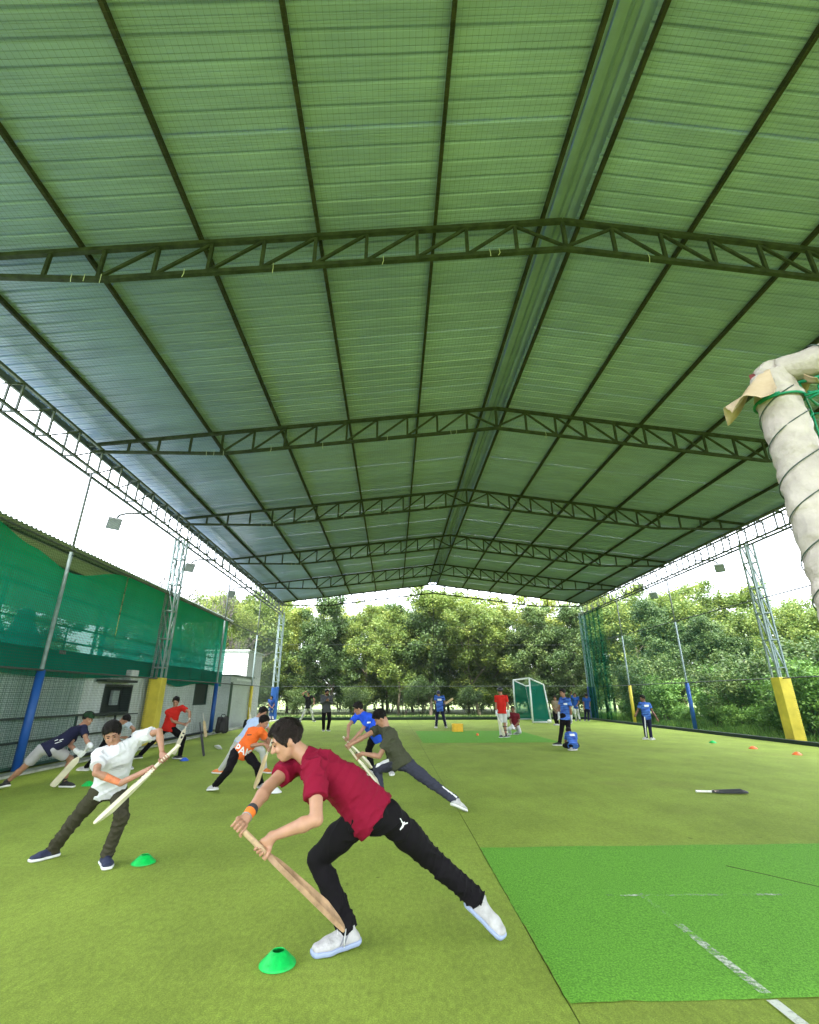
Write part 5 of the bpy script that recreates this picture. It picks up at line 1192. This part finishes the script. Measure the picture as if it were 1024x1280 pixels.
def wind(c0, d, L, r0, turns, rr, mat, name, ph=0.):
    x = vnorm(np.cross(d, (0,1,.3))); y = np.cross(d, x); n = int(28*turns)
    MB().tube([c0+d*L*i/n+(math.cos(ph+6.283*turns*i/n)*x+math.sin(ph+6.283*turns*i/n)*y)*r0 for i in range(n+1)], rr, 6).build(name, mat, ng, True, off=NO)
mat_cord = M('cord_grey_green', (.05,.075,.065), .7); mat_gc = M('cord_green', (.0,.22,.11), .55, .15, 20)
wind(PB+pd*1.0, pd, 1.42, .0690, 5.6, .0021, mat_cord, 'cord', .6); wind(PB+pd*1.0, pd, 1.42, .0690, 5.7, .0021, mat_cord, 'cord', 3.5); wind(BT+BD*.10, BD, 1.2, .0555, 6, .0024, mat_cord, 'cord')
wind(PT-pd*.125, pd, .008, .0720, 1.15, .0045, mat_gc, 'tie_cord')
# green net cords hanging from bar and post toward the back of the goal
bk = vnorm(np.cross(BD, (0,0,1)))*-1
if bk[1] < 0: bk = -bk
NX = vnorm((.70,.72,0))
def sag(a, b, d, n=10): return [lerp(a, b, i/n)-A3((0,0,d*math.sin(math.pi*i/n))) for i in range(n+1)]
def P_(i, j): # net node i along bar, j down
    p = BT+BD*(.055+.10*i)+A3((0,0,-.055))+(-A3((0,0,1.))*.105*j)+NX*(.045*j+.01*math.sin(i*2+j))
    return p+A3((.008*math.sin(i*3.1+j*1.7), .008*math.cos(i*2.3+j), .010*math.sin(i*1.9+j*2.9)))
nm = MB()
for i in range(0, 9):
    for j in range(0, 12):
        if j < 11: nm.tube(sag(P_(i,j), P_(i,j+1), .0, 2), .0034, 5)
        if i < 8: nm.tube(sag(P_(i,j), P_(i+1,j), .008, 4), .0034 if j else .0065, 5)
        nm.lathe([(.001,-.008),(.0075,0),(.001,.008)], P_(i,j), 6)
tag(nm.build('net', mat_gc, ng, True, off=NO), kind='stuff')
tm = MB()
for j in (1, 2, 4, 6): 
    a = P_(0,j); b = PB+pd*((a[2]-PB[2])/pd[2])+A3((.07,.02,0)); t1 = MB().tube(sag(a, b, .012, 6), .004, 6); t1.build('net_tie', mat_gc, ng, True, off=NO)
q = BT+BD*.09+A3((0,0,-.06))
for k in range(5): tm.tube([q+A3((.02*math.sin(k*2),.01*k,-.02*k)), q+A3((.04*math.cos(k),.015,-.03-.01*k)), q+A3((.03,-.02*k*.3,-.05))], .0055, 6)
tag(tm.build('net_knot', mat_gc, ng, True, off=NO), kind='stuff')
# ================================================================ trees, shrubs and grass
def leaf_mat(name, c0, c1, c2):
    m, n, l, b, out = new_mat(name)
    at_ = n.new('ShaderNodeAttribute'); at_.attribute_name = 'tone'
    r = n.new('ShaderNodeValToRGB'); r.color_ramp.elements[0].color = c4(c0); r.color_ramp.elements[1].color = c4(c2); e = r.color_ramp.elements.new(.5); e.color = c4(c1)
    oi = n.new('ShaderNodeObjectInfo'); ad = n.new('ShaderNodeMath'); ad.operation = 'MULTIPLY_ADD'; ad.inputs[1].default_value = .30; l.new(oi.outputs['Random'], ad.inputs[0]); l.new(at_.outputs['Fac'], ad.inputs[2])
    sb = n.new('ShaderNodeMath'); sb.operation = 'SUBTRACT'; sb.inputs[1].default_value = .15; l.new(ad.outputs[0], sb.inputs[0]); l.new(sb.outputs[0], r.inputs[0])
    l.new(r.outputs[0], b.inputs['Base Color']); b.inputs['Roughness'].default_value = .55; b.inputs['Specular IOR Level'].default_value = .3
    tl = n.new('ShaderNodeBsdfTranslucent'); l.new(r.outputs[0], tl.inputs['Color']); mx_ = n.new('ShaderNodeMixShader'); mx_.inputs[0].default_value = .35
    l.new(b.outputs[0], mx_.inputs[1]); l.new(tl.outputs[0], mx_.inputs[2]); l.new(mx_.outputs[0], out.inputs[0])
    return m
mat_leaf = leaf_mat('leaves_mid', (.040,.078,.013), (.095,.150,.025), (.205,.245,.045))
mat_leafd = leaf_mat('leaves_dark', (.025,.056,.015), (.054,.100,.025), (.115,.160,.040))
mat_leafb = leaf_mat('leaves_bright', (.060,.105,.016), (.145,.200,.030), (.260,.290,.058))
mat_leafs = leaf_mat('leaves_shrub', (.045,.115,.020), (.095,.200,.034), (.170,.290,.060))
mat_bark = M('bark', (.075,.060,.042), .9, .35, 6, .5, 20, stretch=(1,1,.3))
def leaves(C, n_per, spread, size, r, flat=.5, tone_by=None):
    """rhombic leaves scattered round clump centres C -> V, F, tone"""
    N = len(C)*n_per; c = np.repeat(C, n_per, 0)
    u = r.normal(size=(N,3)); u /= np.linalg.norm(u, axis=1)[:,None]
    p = c+u*(spread*(r.random(N)**.45))[:,None]*np.array((1,1,.75))
    d = r.normal(size=(N,3)); d[:,2] = d[:,2]*flat-.25; d /= np.linalg.norm(d, axis=1)[:,None]
    w = np.cross(d, r.normal(size=(N,3))); w /= np.linalg.norm(w, axis=1)[:,None]
    L = size*r.uniform(.6, 1.35, N)[:,None]; Wd = L*r.uniform(.22,.36,N)[:,None]
    V = np.stack([p-d*L*.5, p+w*Wd-d*L*.05, p+d*L*.5, p-w*Wd-d*L*.05], 1).reshape(-1,3)
    F = np.arange(N*4).reshape(-1,4)
    ct = np.repeat(r.random(len(C))*.5, n_per)
    return V, F, np.clip(ct+r.random(N)*.5, 0, 1)
def leaf_obj(name, V, F, tone, mat, parent):
    o = mesh_obj(name, V, F, mat, parent)
    a = o.data.attributes.new('tone', 'FLOAT', 'FACE'); a.data.foreach_set('value', tone.astype(np.float32)); return o
def make_tree(seed, H, R, base, mat, leaf=.17, dens=1., trunk=.16, clump=.75, ntot=34000):
    r = np.random.default_rng(seed)
    root = empty('tree', (0,0,0))
    m = MB(); tips = []
    def branch(p, d, L, rad_, lev):
        pts = [p]; rs = [rad_]; n = 5
        for k in range(n):
            d = vnorm(d+r.normal(size=3)*.16+A3((0,0,.06))); p = p+d*L/n; pts.append(p); rs.append(rad_*(1-.62*(k+1)/n))
        m.tube(pts, rs, 7 if lev == 0 else 5, cap=False)
        if lev >= 1: tips.extend(pts[2:])
        if lev < 3:
            nb_ = (6, 4, 3)[lev]
            for k in range(nb_):
                i = r.integers(2, n+1) if lev else min(n, 2+k*4//nb_)
                a = r.uniform(0, 6.283); up = (.55, .45, .3)[lev]
                branch(pts[i], vnorm(A3((math.cos(a), math.sin(a), up))+d*.35), L*(.62,.60,.55)[lev]*r.uniform(.75,1.2), rs[i]*.62, lev+1)
    for k in range(1 if trunk > .12 else 3):
        branch(A3((r.normal()*.15*k, r.normal()*.15*k, 0)), vnorm(A3((r.normal()*.14, r.normal()*.14, 1))), base+(H-base)*.55, trunk, 0)
    m.build('trunk', mat_bark, root, True)
    T = np.array(tips); T = T[T[:,2] > base*.8]
    # crown lobes, uneven
    nlobe = int(26*dens); C = []
    for k in range(nlobe):
        a = r.uniform(0, 6.283); zz = r.uniform(0, 1.0)**.9; prof = (.55+.45*math.sin(math.pi*min(1, zz/.7)*.5)) if zz < .5 else max(.18, 1.0-((zz-.5)/.5)**1.7*.85)
        rr_ = R*prof*math.sqrt(r.random())*1.02
        lc = A3((math.cos(a)*rr_, math.sin(a)*rr_, base+(H-base)*zz)); lr = R*r.uniform(.16,.34)
        q = r.normal(size=(r.integers(6, 13), 3)); q /= np.linalg.norm(q, axis=1)[:,None]
        C.append(lc+q*lr*r.uniform(.3,1.15,(len(q),1)))
    C = np.concatenate(C+[T[r.random(len(T)) < .5]])
    C = C[C[:,2] > base*.75]
    V, F, t = leaves(C, int(ntot/len(C)), clump*R/4.2, leaf, r)
    leaf_obj('crown', V, F, t, mat, root)
    return root
def place(proto, used, x, y, sc, rz, label, cat, group, sz=None):
    o = proto if not used.get(proto.name) else copy_tree(proto)
    used[proto.name] = True
    o.location = (x, y, -.05); o.scale = (sc, sc, sz or sc); o.rotation_euler = (0, 0, rz)
    return tag(o, label, cat, group)
used = {}
rt = np.random.default_rng(99)
TA = make_tree(1, 10.5, 3.6, 1.3, mat_leaf, .20, 1.0, .17); TB = make_tree(2, 9.5, 3.1, 1.0, mat_leafd, .19, 1.1, .15); TC = make_tree(3, 11.0, 3.4, 1.6, mat_leafb, .19, .9, .14, .75, 26000); TD = make_tree(4, 8.5, 3.3, .9, mat_leaf, .19, 1.1, .13)
SHa = make_tree(5, 2.4, 1.25, .25, mat_leafs, .13, .8, .04, 1.0, 7000); SHb = make_tree(6, 1.6, 1.1, .15, mat_leafs, .12, .7, .03, 1.0, 6000); SHd = make_tree(7, 3.6, 1.9, .3, mat_leafd, .15, .9, .06, 1.0, 9000)
for o_t, nm in ((SHa,'shrub'), (SHb,'shrub'), (SHd,'shrub')): o_t.name = nm
tl = {TA: 'full mid green broadleaf tree', TB: 'dense dark green tree', TC: 'tall light yellow green tree', TD: 'low spreading mid green tree'}
far = [(-16,44,TC),(-11.5,42,TD),(-9,47,TC),(-5.5,43,TB),(-2.5,46.5,TA),(.5,42.5,TD),(3.2,45,TB),(5.2,48.5,TC),(7.2,43,TA),(9.6,46,TA),(12.2,43,TB),(14.4,41,TB),(15.5,47,TC),(-13.5,51,TA),(-7,53,TC),(-1,54,TC),(5.5,55,TA),(11,54,TC),(18,53,TA),(2,51,TA),(8.5,51,TB),(-4,50,TB),(13,49.5,TB),(-10,49.5,TB),(20,47,TB),(6.8,47,TD),(-.5,48.5,TD)]
for i, (x, y, T) in enumerate(far):
    sc = 1.0*rt.uniform(.82,1.1); place(T, used, x, y+rt.uniform(-1.2,1.2), sc, rt.uniform(0,6.28), tl[T] + ' in the row beyond the far net', 'tree', 'trees beyond the far net')
side = [(19.0,44,TC,1.0),(19.5,38.5,TA,1.05),(18.0,33.5,TB,.86),(21.5,33,TA,.95),(18.6,28.8,TB,.66),(22,28,TD,.80),(20.2,24.6,TD,.70),(24.5,23.5,TC,.60),(21.5,20.5,TD,.62),(25,17.5,TA,.56),(22.5,15.8,TD,.58),(27.5,29,TA,.8),(26,36,TC,.9),(24,42,TA,1.0),(30,22,TC,.62),(32,15,TA,.6),(22.5,11,TD,.6),(23,5,TA,.6)]
for i, (x, y, T, sc) in enumerate(side):
    place(T, used, x, y, sc*.9, rt.uniform(0,6.28), tl[T] + ' growing beyond the shrub side net', 'tree', 'trees along the shrub side')
left = [(-13,38,TC,.80),(-15.5,33,TD,.85),(-19,40,TA,.9),(-11.5,35.5,TD,.62)]
for x, y, T, sc in left: place(T, used, x, y, sc, rt.uniform(0,6.28), tl[T] + ' standing behind the cabins', 'tree', 'trees behind the cabins')
o = place(TC, used, -19.5, 27, .66, 1., 'yellow green tree top just showing above the terrace roof', 'tree', None)
sl_ = {0: 'leafy bright green shrub', 1: 'low bright green shrub', 2: 'dark green bushy shrub'}
shr = []
for y in np.arange(8, 35, 1.35): shr.append((14.6+rt.uniform(0,1.0), y, 1, rt.uniform(.55,.85)))
for y in np.arange(7, 36, 2.3): shr.append((17.0+rt.uniform(-.6,.8), y, 2 if rt.random() < .6 else 0, rt.uniform(.7,1.05)))
shr += [(15.0,18.2,0,1.0),(15.6,19.4,0,.95),(15.9,23.5,2,.8),(14.8,28,0,.9),(15.2,31,2,.9)]
for x in np.arange(-11, 15, 4.3): shr.append((x+rt.uniform(-.6,.6), 38.6+rt.uniform(-.8,1.2), 2, rt.uniform(.45,.8)))
for x, y, k, sc in shr:
    place((SHa, SHb, SHd)[k], used, x, y, sc, rt.uniform(0,6.28), sl_[k] + (' beyond the far net' if y > 36 else ' outside the shrub side net'), 'shrub', 'shrubs around the shed')
# bare tree on the cabin side
def bare_tree(x, y, H, seed, label):
    r = np.random.default_rng(seed); root = empty('bare_tree', (x, y, -.05), 0, label, 'tree'); m = MB(); mt = MB()
    def br(p, d, L, rd, lev):
        pts = [p]; rs = [rd]
        for k in range(5):
            d = vnorm(d+r.normal(size=3)*.13+A3((0,0,.05))); p = p+d*L/5; pts.append(p); rs.append(max(.014, rd*(1-.55*(k+1)/5)))
        (m if lev < 2 else mt).tube(pts, rs, 6 if lev < 2 else 4, cap=False)
        if lev < 5:
            for k in range((4,4,3,3,2)[lev]):
                a = r.uniform(0, 6.283); i = r.integers(2, 6)
                br(pts[i], vnorm(d*.9+A3((math.cos(a), math.sin(a), .25))*.75), L*r.uniform(.55,.8), rs[i]*.62, lev+1)
    br(A3((0,0,0)), A3((.02,.02,1.)), H*.42, .15, 0)
    m.build('trunk', M('bark_pale', (.055,.045,.042), .9, .3, 6, .4, 20), root, True); mt.build('twigs', M('bark_pale', (.055,.045,.042), .9), root, True)
for x in np.arange(-26, 34, 2.4): place(SHd, used, x+rt.uniform(-.8,.8), 60+rt.uniform(-2,2), rt.uniform(1.0,1.5), rt.uniform(0,6.28), 'dark green bushy shrub in the hedge behind the far trees', 'shrub', 'shrubs around the shed')
for x in np.arange(-12, 17, 2.3): place(SHd, used, x+rt.uniform(-1,1), 47+rt.uniform(-4,5), rt.uniform(.55,.95), rt.uniform(0,6.28), 'dark green bushy shrub growing between the far tree trunks', 'shrub', 'shrubs around the shed')
bare_tree(-13.5, 27.5, 8.6, 11, 'bare leafless tree rising behind the green screened terrace'); bare_tree(-12.0, 31.0, 8.2, 12, 'bare leafless tree rising behind the white hut')
# verge grass on the shrub side, too fine to count
r = np.random.default_rng(5); N = 26000
p = np.stack([r.uniform(13.35, 18.5, N), r.uniform(5, 40, N), np.full(N, -.03)], 1); p2 = np.stack([r.uniform(-12,16,8000), r.uniform(34.8,38.5,8000), np.full(8000,-.03)], 1); p = np.concatenate([p, p2]); N = len(p)
hh = r.uniform(.10,.38,N)*(1+.4*np.sin(p[:,1]*1.3)); a = r.uniform(0,6.28,N); w = np.stack([np.cos(a), np.sin(a), np.zeros(N)], 1)*.012; ln = r.normal(size=(N,3))*.09; ln[:,2] = 0
V = np.stack([p-w, p+w, p+w*.5+ln*.5+np.stack([0*hh,0*hh,hh*.6],1), p+ln+np.stack([0*hh,0*hh,hh],1)], 1).reshape(-1,3)
gr_ = leaf_obj('grass', V, np.arange(N*4).reshape(-1,4), r.random(N), mat_leafs, None); tag(gr_, 'rough grass along the outside of the nets', 'grass', kind='stuff')
